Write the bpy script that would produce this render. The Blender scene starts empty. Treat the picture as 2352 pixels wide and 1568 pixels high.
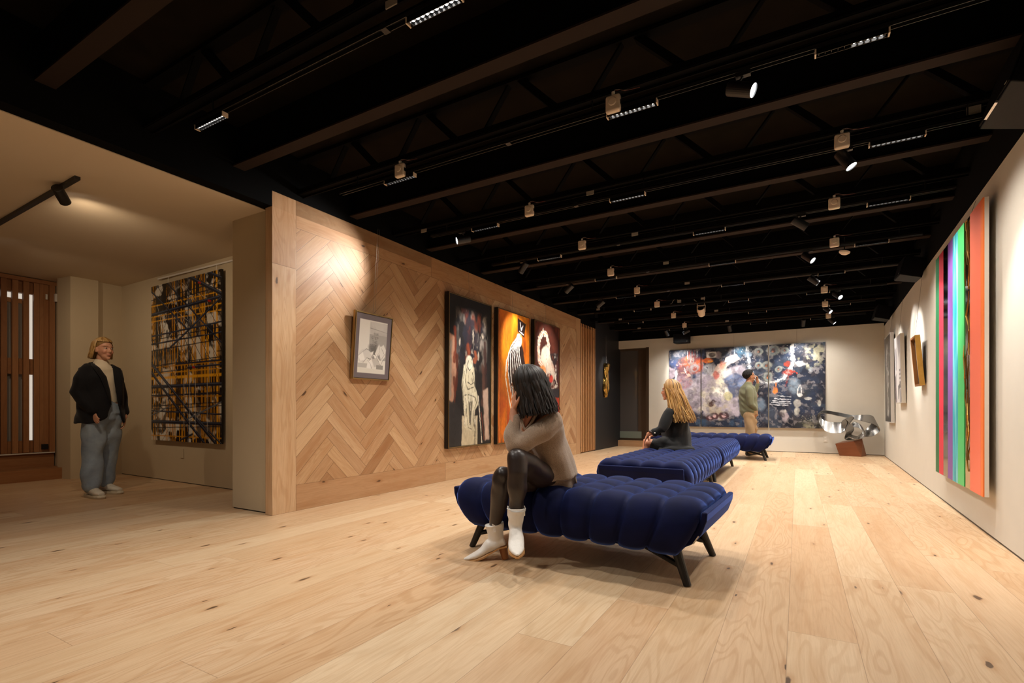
import bpy, bmesh, math, random
import numpy as np
from math import sin, cos, pi, radians, sqrt, floor, hypot, atan2
from mathutils import Vector, Matrix, Euler
SC = bpy.context.scene
COL = SC.collection
# ------------------------------------------------------------------ camera, world, exposure
cam_d = bpy.data.cameras.new('camera')
cam = bpy.data.objects.new('camera', cam_d)
COL.objects.link(cam)
cam.location = (0, 0, 0.92)
cam.rotation_euler = (radians(90), 0, radians(29.7))
cam_d.sensor_width = 36.0
cam_d.lens = 1150 / 2352 * 36.0
cam_d.shift_y = 157 / 2352
cam_d.clip_start = 0.05
SC.camera = cam
W = bpy.data.worlds.new('world')
SC.world = W
W.use_nodes = True
W.node_tree.nodes['Background'].inputs[0].default_value = (0.05, 0.045, 0.04, 1)
W.node_tree.nodes['Background'].inputs[1].default_value = 0.05
SC.view_settings.view_transform = 'Standard'
SC.view_settings.look = 'None'
SC.view_settings.gamma = 1
SC.view_settings.use_curve_mapping = False
SC.view_settings.exposure = 0.0
SC.cycles.max_bounces = 8
SC.cycles.diffuse_bounces = 4
SC.cycles.sample_clamp_indirect = 4.0
LAMP_LINEAR = 108.0      # W per linear lamp module
LAMP_SPOT = 120.0        # W per cylinder spotlight
WARM = (1.0, 0.93, 0.84)
COOLW = (1.0, 0.95, 0.90)

# ------------------------------------------------------------------ helpers
def lin(h):
    h = h.lstrip('#')
    o = []
    for i in (0, 2, 4):
        c = int(h[i:i+2], 16) / 255
        o.append(c / 12.92 if c <= 0.04045 else ((c + 0.055) / 1.055) ** 2.4)
    return (o[0], o[1], o[2], 1)

def tag(o, label=None, cat=None, group=None, kind=None):
    if label: o['label'] = label
    if cat: o['category'] = cat
    if group: o['group'] = group
    if kind: o['kind'] = kind
    return o

def thing(name, label, cat, loc=(0, 0, 0), rz=0.0, group=None, kind=None):
    o = bpy.data.objects.new(name, None)
    o.empty_display_size = 0.1
    COL.objects.link(o)
    o.location = loc
    o.rotation_euler = (0, 0, rz)
    return tag(o, label, cat, group, kind)

def dup(root, loc=None, label=None, rz=None):
    r = root.copy(); COL.objects.link(r)
    if loc is not None: r.location = loc
    if rz is not None: r.rotation_euler = (0, 0, rz)
    if label: r['label'] = label
    for ch in list(root.children):
        c = ch.copy(); COL.objects.link(c); c.parent = r
        for g in list(ch.children):
            d = g.copy(); COL.objects.link(d); d.parent = c
    return r

class MB:
    def __init__(s):
        s.v = []; s.f = []; s.uv = None
    def add(s, vs, fs):
        b = len(s.v)
        s.v += [tuple(p) for p in vs]
        s.f += [tuple(b + i for i in f) for f in fs]
        return s
    def box(s, c, d, rot=None):
        hx, hy, hz = d[0]/2, d[1]/2, d[2]/2
        vs = [Vector((x, y, z)) for x in (-hx, hx) for y in (-hy, hy) for z in (-hz, hz)]
        if rot is not None: vs = [rot @ p for p in vs]
        c = Vector(c)
        return s.add([p + c for p in vs], [(0,1,3,2),(4,6,7,5),(0,4,5,1),(2,3,7,6),(0,2,6,4),(1,5,7,3)])
    def bar(s, a, b, w, h, up=(0, 0, 1)):
        a = Vector(a); b = Vector(b); d = (b - a)
        L = d.length; z = d.normalized(); u = Vector(up)
        x = u.cross(z)
        if x.length < 1e-4: x = Vector((1, 0, 0)).cross(z)
        x.normalize(); y = z.cross(x)
        m = Matrix((x, y, z)).transposed()
        return s.box((a + b) / 2, (w, h, L), m)
    def tube(s, pts, r, n=8, cap=True, up=None):
        # r: number, list of numbers or list of (rx, ry)
        P = [Vector(p) for p in pts]
        N = len(P)
        T = []
        for i in range(N):
            t = (P[min(i+1, N-1)] - P[max(i-1, 0)])
            if t.length < 1e-9: t = Vector((0, 0, 1))
            T.append(t.normalized())
        u = Vector(up) if up is not None else Vector((0, 0, 1))
        if abs(u.dot(T[0])) > 0.95 and up is None: u = Vector((1, 0, 0))
        vs = []
        for i in range(N):
            u = u - T[i] * u.dot(T[i])
            if u.length < 1e-5: u = T[i].orthogonal()
            u.normalize()
            w = T[i].cross(u)
            rr = r[i] if isinstance(r, (list, tuple)) else r
            if not isinstance(rr, (list, tuple)): rr = (rr, rr)
            for k in range(n):
                a = 2 * pi * k / n
                vs.append(P[i] + w * (cos(a) * rr[0]) + u * (sin(a) * rr[1]))
        fs = []
        for i in range(N - 1):
            for k in range(n):
                k2 = (k + 1) % n
                fs.append((i*n+k, i*n+k2, (i+1)*n+k2, (i+1)*n+k))
        if cap:
            fs.append(tuple(range(n-1, -1, -1)))
            fs.append(tuple((N-1)*n + k for k in range(n)))
        return s.add(vs, fs)
    def cyl(s, a, b, r, n=16, r2=None):
        return s.tube([a, b], [r, r if r2 is None else r2], n)
    def lathe(s, prof, c=(0, 0, 0), n=24, rot=None):
        c = Vector(c); vs = []; fs = []
        m = len(prof)
        for k in range(n):
            a = 2*pi*k/n
            for (r, z) in prof:
                p = Vector((r*cos(a), r*sin(a), z))
                if rot is not None: p = rot @ p
                vs.append(p + c)
        for k in range(n):
            k2 = (k+1) % n
            for i in range(m-1):
                fs.append((k*m+i, k2*m+i, k2*m+i+1, k*m+i+1))
        return s.add(vs, fs)
    def ell(s, c, r, n=16, m=10, rot=None):
        prof = [(max(1e-4, cos(-pi/2 + pi*i/m)), sin(-pi/2 + pi*i/m)) for i in range(m+1)]
        c = Vector(c); b = len(s.v); vs = []; fs = []
        for k in range(n):
            a = 2*pi*k/n
            for (q, z) in prof:
                p = Vector((q*cos(a)*r[0], q*sin(a)*r[1], z*r[2]))
                if rot is not None: p = rot @ p
                vs.append(p + c)
        M = m + 1
        for k in range(n):
            k2 = (k+1) % n
            for i in range(m):
                fs.append((k*M+i, k2*M+i, k2*M+i+1, k*M+i+1))
        return s.add(vs, fs)
    def prism(s, pts, z0, z1, rot=None, off=(0, 0, 0)):
        n = len(pts)
        vs = [Vector((p[0], p[1], z0)) for p in pts] + [Vector((p[0], p[1], z1)) for p in pts]
        if rot is not None: vs = [rot @ v for v in vs]
        o = Vector(off)
        vs = [v + o for v in vs]
        return s.add(vs, [tuple(range(n-1, -1, -1)), tuple(range(n, 2*n))] + [(i, (i+1) % n, n+(i+1) % n, n+i) for i in range(n)])
    def build(s, name, mat=None, parent=None, smooth=False, bevel=0, subsurf=0, seg=2, loc=None, merge=False):
        me = bpy.data.meshes.new(name)
        me.from_pydata([tuple(v) for v in s.v], [], s.f)
        me.validate(); me.update()
        bm = bmesh.new(); bm.from_mesh(me)
        if merge: bmesh.ops.remove_doubles(bm, verts=bm.verts, dist=1e-5)
        bmesh.ops.recalc_face_normals(bm, faces=bm.faces)
        bm.to_mesh(me); bm.free()
        if smooth:
            me.polygons.foreach_set('use_smooth', [True] * len(me.polygons))
        if mat: me.materials.append(mat)
        o = bpy.data.objects.new(name, me)
        COL.objects.link(o)
        if parent is not None: o.parent = parent
        if loc is not None: o.location = loc
        if bevel:
            m = o.modifiers.new('bevel', 'BEVEL'); m.width = bevel; m.segments = seg; m.limit_method = 'ANGLE'; m.angle_limit = radians(40)
        if subsurf:
            m = o.modifiers.new('sub', 'SUBSURF'); m.levels = subsurf; m.render_levels = subsurf
        return o

# ------------------------------------------------------------------ materials
class NT:
    def __init__(s, name):
        s.m = bpy.data.materials.new(name); s.m.use_nodes = True
        s.t = s.m.node_tree; s.n = s.t.nodes; s.b = s.n['Principled BSDF']
    def new(s, k, **p):
        x = s.n.new(k)
        for a, b in p.items(): setattr(x, a, b)
        return x
    def link(s, a, b): s.t.links.new(a, b)
    def val(s, sock, v):
        if isinstance(v, (int, float)): sock.default_value = v
        elif isinstance(v, (tuple, list)): sock.default_value = v
        else: s.link(v, sock)
    def math(s, op, a, b=None, c=None, clamp=False):
        x = s.new('ShaderNodeMath', operation=op, use_clamp=clamp)
        s.val(x.inputs[0], a)
        if b is not None: s.val(x.inputs[1], b)
        if c is not None: s.val(x.inputs[2], c)
        return x.outputs[0]
    def xyz(s, x, y, z):
        c = s.new('ShaderNodeCombineXYZ')
        for i, v in enumerate((x, y, z)): s.val(c.inputs[i], v)
        return c.outputs[0]
    def noise(s, vec, scale=5, detail=3, rough=0.5, dist=0.0):
        x = s.new('ShaderNodeTexNoise')
        if vec is not None: s.link(vec, x.inputs['Vector'])
        x.inputs['Scale'].default_value = scale; x.inputs['Detail'].default_value = detail
        x.inputs['Roughness'].default_value = rough; x.inputs['Distortion'].default_value = dist
        return x.outputs['Fac']
    def ramp(s, fac, stops, interp='LINEAR'):
        r = s.new('ShaderNodeValToRGB'); r.color_ramp.interpolation = interp
        el = r.color_ramp.elements
        el[0].position = stops[0][0]; el[0].color = stops[0][1]
        el[1].position = stops[1][0]; el[1].color = stops[1][1]
        for p, c in stops[2:]:
            e = el.new(p); e.color = c
        s.link(fac, r.inputs[0])
        return r.outputs[0]
    def mix(s, f, a, b, mode='MIX'):
        x = s.new('ShaderNodeMix', data_type='RGBA', blend_type=mode)
        s.val(x.inputs[0], f); s.val(x.inputs[6], a); s.val(x.inputs[7], b)
        return x.outputs[2]
    def smooth(s, v, lo, hi):
        x = s.new('ShaderNodeMapRange', interpolation_type='SMOOTHSTEP')
        s.val(x.inputs[0], v); x.inputs[1].default_value = lo; x.inputs[2].default_value = hi
        return x.outputs[0]
    def bump(s, h, strength=0.2, dist=0.01):
        x = s.new('ShaderNodeBump'); x.inputs['Strength'].default_value = strength; x.inputs['Distance'].default_value = dist
        s.link(h, x.inputs['Height']); s.link(x.outputs[0], s.b.inputs['Normal'])
    def pos(s, k='Object'):
        return s.new('ShaderNodeTexCoord').outputs[k]

def simple(name, col, rough=0.6, metal=0.0, spec=0.5, bumps=None, vary=0.0, emit=None, sheen=0.0, coat=0.0):
    k = NT(name)
    c = lin(col) if isinstance(col, str) else col
    b = k.b
    b.inputs['Roughness'].default_value = rough
    b.inputs['Metallic'].default_value = metal
    b.inputs['Specular IOR Level'].default_value = spec
    if sheen: b.inputs['Sheen Weight'].default_value = sheen
    if coat: b.inputs['Coat Weight'].default_value = coat
    if vary:
        n = k.noise(k.pos(), 6, 4)
        d = tuple(x * (1 - vary) for x in c[:3]) + (1,)
        e = tuple(min(1, x * (1 + vary)) for x in c[:3]) + (1,)
        k.link(k.ramp(n, [(0.3, d), (0.7, e)]), b.inputs['Base Color'])
    else:
        b.inputs['Base Color'].default_value = c
    if bumps:
        k.bump(k.noise(k.pos(), bumps[0], 4), bumps[1], 0.01)
    if emit:
        b.inputs['Emission Color'].default_value = emit[0]; b.inputs['Emission Strength'].default_value = emit[1]
    return k.m

def wood_mat(name, cols, rough=0.45, seam=0.0012, knots=1.0, ring=1.0, contrast=1.0, seamd=0.75):
    """oak planks: UV 'UVMap' = metres along / across one plank, 'far' = metres from the other two edges, 'pid' = random id"""
    k = NT(name)
    u1 = k.new('ShaderNodeUVMap', uv_map='UVMap').outputs[0]
    u2 = k.new('ShaderNodeUVMap', uv_map='far').outputs[0]
    s1 = k.new('ShaderNodeSeparateXYZ'); k.link(u1, s1.inputs[0])
    s2 = k.new('ShaderNodeSeparateXYZ'); k.link(u2, s2.inputs[0])
    a, c = s1.outputs[0], s1.outputs[1]
    pid = k.new('ShaderNodeAttribute', attribute_name='pid').outputs['Fac']
    wn = k.new('ShaderNodeTexWhiteNoise', noise_dimensions='1D'); k.link(pid, wn.inputs['W'])
    rnd = wn.outputs['Value']
    wn2 = k.new('ShaderNodeTexWhiteNoise', noise_dimensions='1D'); k.link(k.math('ADD', pid, 17.3), wn2.inputs['W'])
    rnd2 = wn2.outputs['Value']
    z = k.math('MULTIPLY', pid, 3.71)
    # broad figure -> contour lines (cathedral grain)
    v1 = k.xyz(k.math('MULTIPLY', a, 0.9), k.math('MULTIPLY', c, 5.0), z)
    n1 = k.noise(v1, 1.0, 2, 0.45, 0.3)
    rings = k.math('SINE', k.math('MULTIPLY', n1, 95.0))
    rings = k.smooth(rings, 0.1, 1.0)
    # fine fibre
    v2 = k.xyz(k.math('MULTIPLY', a, 6.0), k.math('MULTIPLY', c, 130.0), z)
    n2 = k.noise(v2, 1.0, 3, 0.6)
    v3 = k.xyz(k.math('MULTIPLY', a, 1.6), k.math('MULTIPLY', c, 14.0), k.math('ADD', z, 9.0))
    n3 = k.noise(v3, 1.0, 3, 0.55)
    base = k.ramp(rnd, [(i / (len(cols) - 1), lin(h)) for i, h in enumerate(cols)])
    dark = k.mix(1.0, base, (0.72, 0.60, 0.47, 1), 'MULTIPLY')
    f1 = k.math('MULTIPLY', rings, k.math('MULTIPLY_ADD', rnd2, 0.42 * ring, 0.08 * ring))
    col = k.mix(f1, base, dark)
    col = k.mix(k.math('MULTIPLY', k.smooth(n2, 0.35, 0.75), 0.30 * contrast), col, k.mix(1.0, base, (0.62, 0.50, 0.38, 1), 'MULTIPLY'))
    col = k.mix(k.math('MULTIPLY', k.smooth(n3, 0.42, 0.78), 0.55 * contrast), col, k.mix(1.0, base, (0.78, 0.64, 0.50, 1), 'MULTIPLY'))
    # knots: sparse voronoi cells
    vv = k.xyz(k.math('MULTIPLY_ADD', a, 1.25, k.math('MULTIPLY', rnd, 7.0)), k.math('MULTIPLY_ADD', c, 4.2, k.math('MULTIPLY', rnd2, 3.0)), 0.0)
    wob = k.noise(k.xyz(k.math('MULTIPLY', a, 14.0), k.math('MULTIPLY', c, 26.0), z), 1.0, 2)
    vo = k.new('ShaderNodeTexVoronoi', voronoi_dimensions='2D'); k.link(vv, vo.inputs['Vector']); vo.inputs['Scale'].default_value = 1.25
    cs = k.new('ShaderNodeSeparateColor'); k.link(vo.outputs['Color'], cs.inputs[0])
    keep = k.math('GREATER_THAN', cs.outputs[0], 1.0 - 0.17 * knots)
    dist = k.math('ADD', vo.outputs['Distance'], k.math('MULTIPLY', k.math('SUBTRACT', wob, 0.5), 0.16))
    size = k.math('MULTIPLY_ADD', cs.outputs[1], 0.045, 0.018)
    kn = k.math('MULTIPLY', keep, k.math('SUBTRACT', 1.0, k.smooth(k.math('DIVIDE', dist, size), 0.5, 1.3)))
    halo = k.math('MULTIPLY', keep, k.math('SUBTRACT', 1.0, k.smooth(dist, 0.04, 0.17)))
    col = k.mix(k.math('MULTIPLY', halo, 0.45), col, k.mix(1.0, base, (0.66, 0.48, 0.32, 1), 'MULTIPLY'))
    col = k.mix(k.math('MULTIPLY', kn, 0.85), col, lin('#3a2414'))
    # seams
    if seam:
        m = k.math('MINIMUM', k.math('MINIMUM', s1.outputs[0], s1.outputs[1]), k.math('MINIMUM', s2.outputs[0], s2.outputs[1]))
        sm = k.math('SUBTRACT', 1.0, k.smooth(m, seam * 0.4, seam * 1.6))
        col = k.mix(k.math('MULTIPLY', sm, seamd), col, lin('#5a3a22'))
        hgt = k.math('SUBTRACT', k.math('MULTIPLY', n2, 0.3), sm)
    else:
        hgt = k.math('MULTIPLY', n2, 0.3)
    k.link(col, k.b.inputs['Base Color'])
    k.b.inputs['Roughness'].default_value = rough
    k.b.inputs['Specular IOR Level'].default_value = 0.35
    k.bump(hgt, 0.12, 0.004)
    return k.m

FLOORW = wood_mat('oak_floor', ['#cfb08e', '#d3b694', '#caa884', '#d1b390', '#d8bf9e', '#c8a580', '#cfb18e'], rough=0.40, seam=0.0012, knots=2.0, ring=1.0, seamd=0.4)
WALLW = wood_mat('oak_wall', ['#c39d77', '#b48a62', '#d2af88', '#ba916a', '#c9a47c', '#a97e58', '#d6b48e'], rough=0.42, seam=0.0019, knots=1.7, ring=0.7, contrast=1.2)
DOORW = wood_mat('oak_slat', ['#b98a5c', '#a87849', '#c29467', '#b07f50'], rough=0.5, seam=0.0, knots=0.2, ring=0.5)
DARKW = wood_mat('brown_oak', ['#9a6a42', '#8c5d37', '#a4744b'], rough=0.5, seam=0.0, knots=0.2, ring=0.6)
BLOCKW = wood_mat('block_wood', ['#7a4426', '#86502e'], rough=0.4, seam=0.0, knots=0.2, ring=0.8)
PAINT = simple('wall_paint', '#cfc9bd', 0.75, vary=0.012, bumps=(220, 0.02))
PAINT2 = simple('alcove_paint', '#bfae91', 0.75, vary=0.012, bumps=(220, 0.02))
PAINTC = simple('alcove_ceiling_paint', '#d3c2a8', 0.8)
BLACKW = simple('black_wall_paint', '#111217', 0.55, vary=0.06)
BLACKC = simple('black_ceiling_paint', '#050505', 0.85, spec=0.08)
DECK = simple('dark_deck', '#15100a', 0.9, spec=0.08, vary=0.25)
BEAMB = simple('beam_paint', '#050404', 0.8, spec=0.08)
FLANGE_LIT = simple('lit_beam_flange', '#2a211d', 0.7, spec=0.08)  # brown tone paints in the light from below on the black beam
BLACKM = simple('black_metal', '#0e0d0d', 0.45)
BLACKM2 = simple('black_satin', '#16161a', 0.38)
LEGM = simple('black_leg', '#151313', 0.42)
CREAM = simple('cream_plastic', '#d8c6b2', 0.5)
WHITEP = simple('white_plastic', '#dcd6cc', 0.45)
GREYP = simple('grey_plate', '#8f887e', 0.6)
BRASS = simple('brass_frame', '#a68a5c', 0.35, metal=0.85)
STEEL = simple('steel_wire', '#9a9288', 0.35, metal=0.9)
GLASS = None

# ------------------------------------------------------------------ plank meshes
def clip(poly, axis, lim, keep_less):
    out = []
    n = len(poly)
    for i in range(n):
        p, q = poly[i], poly[(i+1) % n]
        ip = (p[axis] <= lim) if keep_less else (p[axis] >= lim)
        iq = (q[axis] <= lim) if keep_less else (q[axis] >= lim)
        if ip: out.append(p)
        if ip != iq:
            t = (lim - p[axis]) / (q[axis] - p[axis])
            out.append(tuple(p[j] + t * (q[j] - p[j]) for j in range(len(p))))
    return out

def planks_obj(name, planks, place, mat, parent=None, thick=None, smooth=False):
    """planks: list of (verts=[(x,y,a,c)], L, W, pid) in plane coords; place: (x,y)->3D"""
    me = bpy.data.meshes.new(name)
    V = []; F = []; uv1 = []; uv2 = []; pid = []
    for (poly, L, Wd, p) in planks:
        if len(poly) < 3: continue
        b = len(V)
        for q in poly:
            V.append(place(q[0], q[1])); uv1.append((q[2], q[3])); uv2.append((L - q[2], Wd - q[3]))
        F.append(tuple(range(b, b + len(poly)))); pid.append(p)
    me.from_pydata(V, [], F)
    l1 = me.uv_layers.new(name='UVMap'); l2 = me.uv_layers.new(name='far')
    at = me.attributes.new('pid', 'FLOAT', 'FACE')
    for i, pp in enumerate(pid): at.data[i].value = pp
    for lp in me.loops:
        l1.data[lp.index].uv = uv1[lp.vertex_index]; l2.data[lp.index].uv = uv2[lp.vertex_index]
    me.materials.append(mat)
    me.update()
    o = bpy.data.objects.new(name, me); COL.objects.link(o)
    if parent is not None: o.parent = parent
    return o

_pid = [0]
def wood_box(name, c, d, mat, parent=None, axis=2, rot=None, bevel=0.0, pidv=None):
    """a solid board whose grain runs along its local axis"""
    return wood_boxes(name, [(c, d, axis)], mat, parent, rot, bevel)

def wood_boxes(name, items, mat, parent=None, rot=None, bevel=0.0):
    V = []; F = []; U = []; U2 = []; P = []
    for (c, d, axis) in items:
        _pid[0] += 1.37
        hx, hy, hz = d[0]/2, d[1]/2, d[2]/2
        fs = [((-1,-1,-1),(-1,-1,1),(-1,1,1),(-1,1,-1)), ((1,-1,-1),(1,1,-1),(1,1,1),(1,-1,1)),
              ((-1,-1,-1),(1,-1,-1),(1,-1,1),(-1,-1,1)), ((-1,1,-1),(-1,1,1),(1,1,1),(1,1,-1)),
              ((-1,-1,-1),(-1,1,-1),(1,1,-1),(1,-1,-1)), ((-1,-1,1),(1,-1,1),(1,1,1),(-1,1,1))]
        others = [i for i in range(3) if i != axis]
        for fi, f in enumerate(fs):
            b = len(V); na = fi // 2
            cr = [i for i in others if i != na]
            for q in f:
                p = Vector((q[0]*hx, q[1]*hy, q[2]*hz))
                al = (q[axis] + 1) / 2 * d[axis] if na != axis else (q[others[0]] + 1) / 2 * d[others[0]] * 0.3
                ac = (q[cr[0]] + 1) / 2 * d[cr[0]]
                if rot is not None: p = rot @ p
                V.append(tuple(p + Vector(c))); U.append((al + 0.003, ac + 0.003)); U2.append((9, 9))
            F.append(tuple(range(b, b+4))); P.append(_pid[0])
    me = bpy.data.meshes.new(name); me.from_pydata(V, [], F)
    l1 = me.uv_layers.new(name='UVMap'); l2 = me.uv_layers.new(name='far')
    at = me.attributes.new('pid', 'FLOAT', 'FACE')
    for i, pp in enumerate(P): at.data[i].value = pp
    for lp in me.loops:
        l1.data[lp.index].uv = U[lp.vertex_index]; l2.data[lp.index].uv = U2[lp.vertex_index]
    me.materials.append(mat); me.update()
    bm = bmesh.new(); bm.from_mesh(me); bmesh.ops.remove_doubles(bm, verts=bm.verts, dist=1e-6); bmesh.ops.recalc_face_normals(bm, faces=bm.faces); bm.to_mesh(me); bm.free()
    o = bpy.data.objects.new(name, me); COL.objects.link(o)
    if parent is not None: o.parent = parent
    if bevel:
        m = o.modifiers.new('bevel', 'BEVEL'); m.width = bevel; m.segments = 2; m.limit_method = 'ANGLE'
    return o
# ------------------------------------------------------------------ floor
rng = random.Random(4)
pl = []
PW = 0.242
k0 = int(floor((-10.2) / PW)); k1 = int(1.9 / PW) + 1
for k in range(k0, k1 + 1):
    x0 = -0.035 + k * PW
    y = -4.2 - rng.random() * 2.0
    while y < 13.2:
        L = 1.9 + rng.random() * 0.7
        ya, yb = y, y + L
        pl.append(([(x0, ya, 0, 0), (x0, yb, L, 0), (x0 + PW, yb, L, PW), (x0 + PW, ya, 0, PW)], L, PW, rng.random() * 500))
        y = yb
floor_o = planks_obj('floor', pl, lambda x, y: (x, y, 0.0), FLOORW)
tag(floor_o, kind='structure')
fl_n = MB().box((-4.2, 4.3, -0.06), (12.6, 18.2, 0.1)).build('floor_slab', BEAMB)
tag(fl_n, kind='structure')

XW = -3.965            # face of the herringbone wall
WY0, WY1, WTOP = 2.745, 9.86, 2.825
# right wall runs a little askew
RP0 = Vector((1.19, 4.17)); RP1 = Vector((1.51, 12.46))
RD = (RP1 - RP0).normalized(); RN = Vector((-RD.y, RD.x))      # RN points into the room (-x)
def RW(s, z, off=0.0):
    p = RP0 + RD * s + RN * off
    return (p.x, p.y, z)
RANG = atan2(RD.y, RD.x)
def slab(name, p0, p1, z0, z1, mat, t, kind='structure'):
    """vertical slab from p0 to p1 (2D) growing t to the left of its direction"""
    a = Vector(p0); b = Vector(p1); d = (b - a).normalized(); n = Vector((-d.y, d.x)) * t
    pts = [a, b, b + n, a + n]
    o = MB().prism([(p.x, p.y) for p in pts], z0, z1).build(name, mat)
    tag(o, kind=kind)
    return o
rs = RP0 - RD * 8.4; re = RP1 + RD * 0.0
slab('wall_right', rs, re, 0.012, 2.6, PAINT, -0.2)
slab('trim_1', rs - Vector((0.006, 0)), re, 2.6, 3.22, BLACKC, -0.2)
slab('shadow_gap_right', rs, re, 0.0, 0.012, BLACKM, -0.2)  # black strip drawn as the dark shadow gap under the wall
slab('wall_back', (1.51, 12.46), (-3.2, 12.46), 0.012, 2.67, PAINT, -0.2)
slab('shadow_gap_back', (1.51, 12.47), (-3.2, 12.47), 0.0, 0.012, BLACKM, -0.1)  # shadow gap along the back wall, painted as a black strip
slab('trim_2', (1.7, 12.45), (-4.4, 12.45), 2.67, 3.22, BLACKC, -0.2)
slab('wall_back_lintel', (-3.2, 12.46), (-4.05, 12.46), 2.475, 2.67, PAINT, -0.2)
# black wall beyond the slatted door, and the black header over the alcove edge
slab('wall_left_black', (-4.09, 13.1), (-4.09, 10.74), 0.0, 3.22, BLACKW, 0.12)
slab('trim_3', (-4.085, 10.75), (-4.085, -3.0), 2.69, 3.22, BLACKC, 0.12)
# ceiling deck
o = MB().box((-1.2, 4.9, 3.25), (6.4, 16.4, 0.06)).build('ceiling', DECK); tag(o, kind='structure')
# alcove ceiling
o = MB().box((-6.85, 0.3, 2.715), (5.5, 6.8, 0.05)).build('ceiling_alcove', PAINTC); tag(o, kind='structure')
# front wall behind the camera and far alcove wall
slab('wall_front', (-9.6, -3.0), (1.5, -3.0), 0, 3.22, PAINT, -0.15)
slab('wall_alcove_left', (-8.98, 1.2), (-8.98, -3.0), 0, 2.7, PAINT2, -0.15)
# alcove back wall, side wall, jamb
slab('wall_alcove_back', (-4.5, 3.383), (-8.44, 3.47), 0.01, 2.7, PAINT2, -0.12)
slab('wall_alcove_side', (-8.44, 3.5), (-8.36, 2.86), 0.0, 2.7, PAINT2, -0.3)
slab('wall_alcove_jamb', (-8.36, 2.86), (-9.0, 2.90), 0.0, 2.7, PAINT2, -0.3)
slab('shadow_gap_alcove', (-4.5, 3.388), (-8.44, 3.475), 0.0, 0.012, BLACKM, -0.1)  # black strip in place of the shaded gap at the floor
# stub wall at the end of the wooden wall
o = MB().box((-4.333, 3.12, 1.352), (0.536, 0.68, 2.68)).build('wall_stub', PAINT2); tag(o, kind='structure')
o = MB().box((-4.33, 3.12, 0.006), (0.52, 0.664, 0.012)).build('shadow_gap_stub', BLACKM); tag(o, kind='structure')  # dark strip standing for the shadow gap at the stub's foot

# ------------------------------------------------------------------ herringbone wall
wall_left = MB().box(((XW - 4.06) / 2 - 0.004, (WY0 + WY1) / 2, WTOP / 2), (0.087, WY1 - WY0 - 0.01, WTOP - 0.004)).build('wall_left', BEAMB)
tag(wall_left, kind='structure')
PY0, PY1, PZ0, PZ1 = 2.985, 9.62, 0.238, 2.575
hp = []
u = 0.12; N = 5; r45 = sqrt(0.5)
rng = random.Random(11)
oy, oz = 2.990, 1.0
def toyz(p, q): # rotated 45 deg
    return (oy + (p - q) * r45 * u, oz + (p + q) * r45 * u)
for j in range(-9, 10):
    for k in range(-60, 61):
        for typ in (0, 1):
            if typ == 0: x0, y0, w, h = k + N*j, k - N*j, N, 1
            else: x0, y0, w, h = k + N*j, k - N*j + 1, 1, N
            cs = [(x0, y0), (x0 + w, y0), (x0 + w, y0 + h), (x0, y0 + h)]
            poly = []
            for (a, b) in cs:
                yy, zz = toyz(a, b)
                la = (a - x0) if typ == 0 else (b - y0)
                lc = (b - y0) if typ == 0 else (a - x0)
                poly.append((yy, zz, la * u, lc * u))
            for ax, lim, less in ((0, PY0, False), (0, PY1, True), (1, PZ0, False), (1, PZ1, True)):
                if poly: poly = clip(poly, ax, lim, less)
            if len(poly) >= 3:
                hp.append((poly, N * u, u, rng.random() * 700))
hb = planks_obj('herringbone_panel', hp, lambda y, z: (XW - 0.002, y, z), WALLW, wall_left)
# border boards
bd = []
def board(y0, y1, z0, z1, horiz, L=None):
    if horiz: return ([(y0, z0, 0, 0), (y1, z0, y1 - y0, 0), (y1, z1, y1 - y0, z1 - z0), (y0, z1, 0, z1 - z0)], y1 - y0, z1 - z0, rng.random() * 700)
    return ([(y0, z0, 0, 0), (y1, z0, 0, y1 - y0), (y1, z1, z1 - z0, y1 - y0), (y0, z1, z1 - z0, 0)], z1 - z0, y1 - y0, rng.random() * 700)
bd.append(board(WY0, PY0, 0, 2.20, False)); bd.append(board(WY0, PY0, 2.20, WTOP, False))
bd.append(board(PY1, WY1, 0, 2.0, False)); bd.append(board(PY1, WY1, 2.0, WTOP, False))
ys = [PY0, 4.92, 6.9, 8.2, PY1]
for a, b in zip(ys[:-1], ys[1:]): bd.append(board(a, b, PZ1, WTOP, True))
ys = [PY0, 5.21, 7.3, PY1]
for a, b in zip(ys[:-1], ys[1:]): bd.append(board(a, b, 0, PZ0, True))
planks_obj('border_boards', bd, lambda y, z: (XW, y, z), WALLW, wall_left)
eb = [([(-4.058, 0, 0, 0), (XW, 0, 0, XW + 4.058), (XW, WTOP, WTOP, XW + 4.058), (-4.058, WTOP, WTOP, 0)], WTOP, 0.093, 3.3)]
planks_obj('end_board', eb, lambda x, z: (x, WY0, z), WALLW, wall_left)
wood_box('door_latch', (XW + 0.003, WY1 - 0.012, 1.17), (0.008, 0.012, 0.11), DARKW, wall_left)

# ------------------------------------------------------------------ slatted sliding door beside the wooden wall
d2 = tag(MB().box((-4.05, 10.30, 1.375), (0.02, 0.84, 2.73)).build('door_2', BLACKM), kind='structure')
n = 9
for i in range(n):
    y = 9.905 + 0.80 * i / (n - 1)
    wood_box('slat', (-3.99, y, 1.385), (0.06, 0.045, 2.72), DOORW, d2)
wood_boxes('rail', [((-4.02, 10.30, z), (0.045, 0.84, h), 1) for z, h in ((2.66, 0.18), (0.06, 0.09), (1.35, 0.12))], DOORW, d2)
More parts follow.
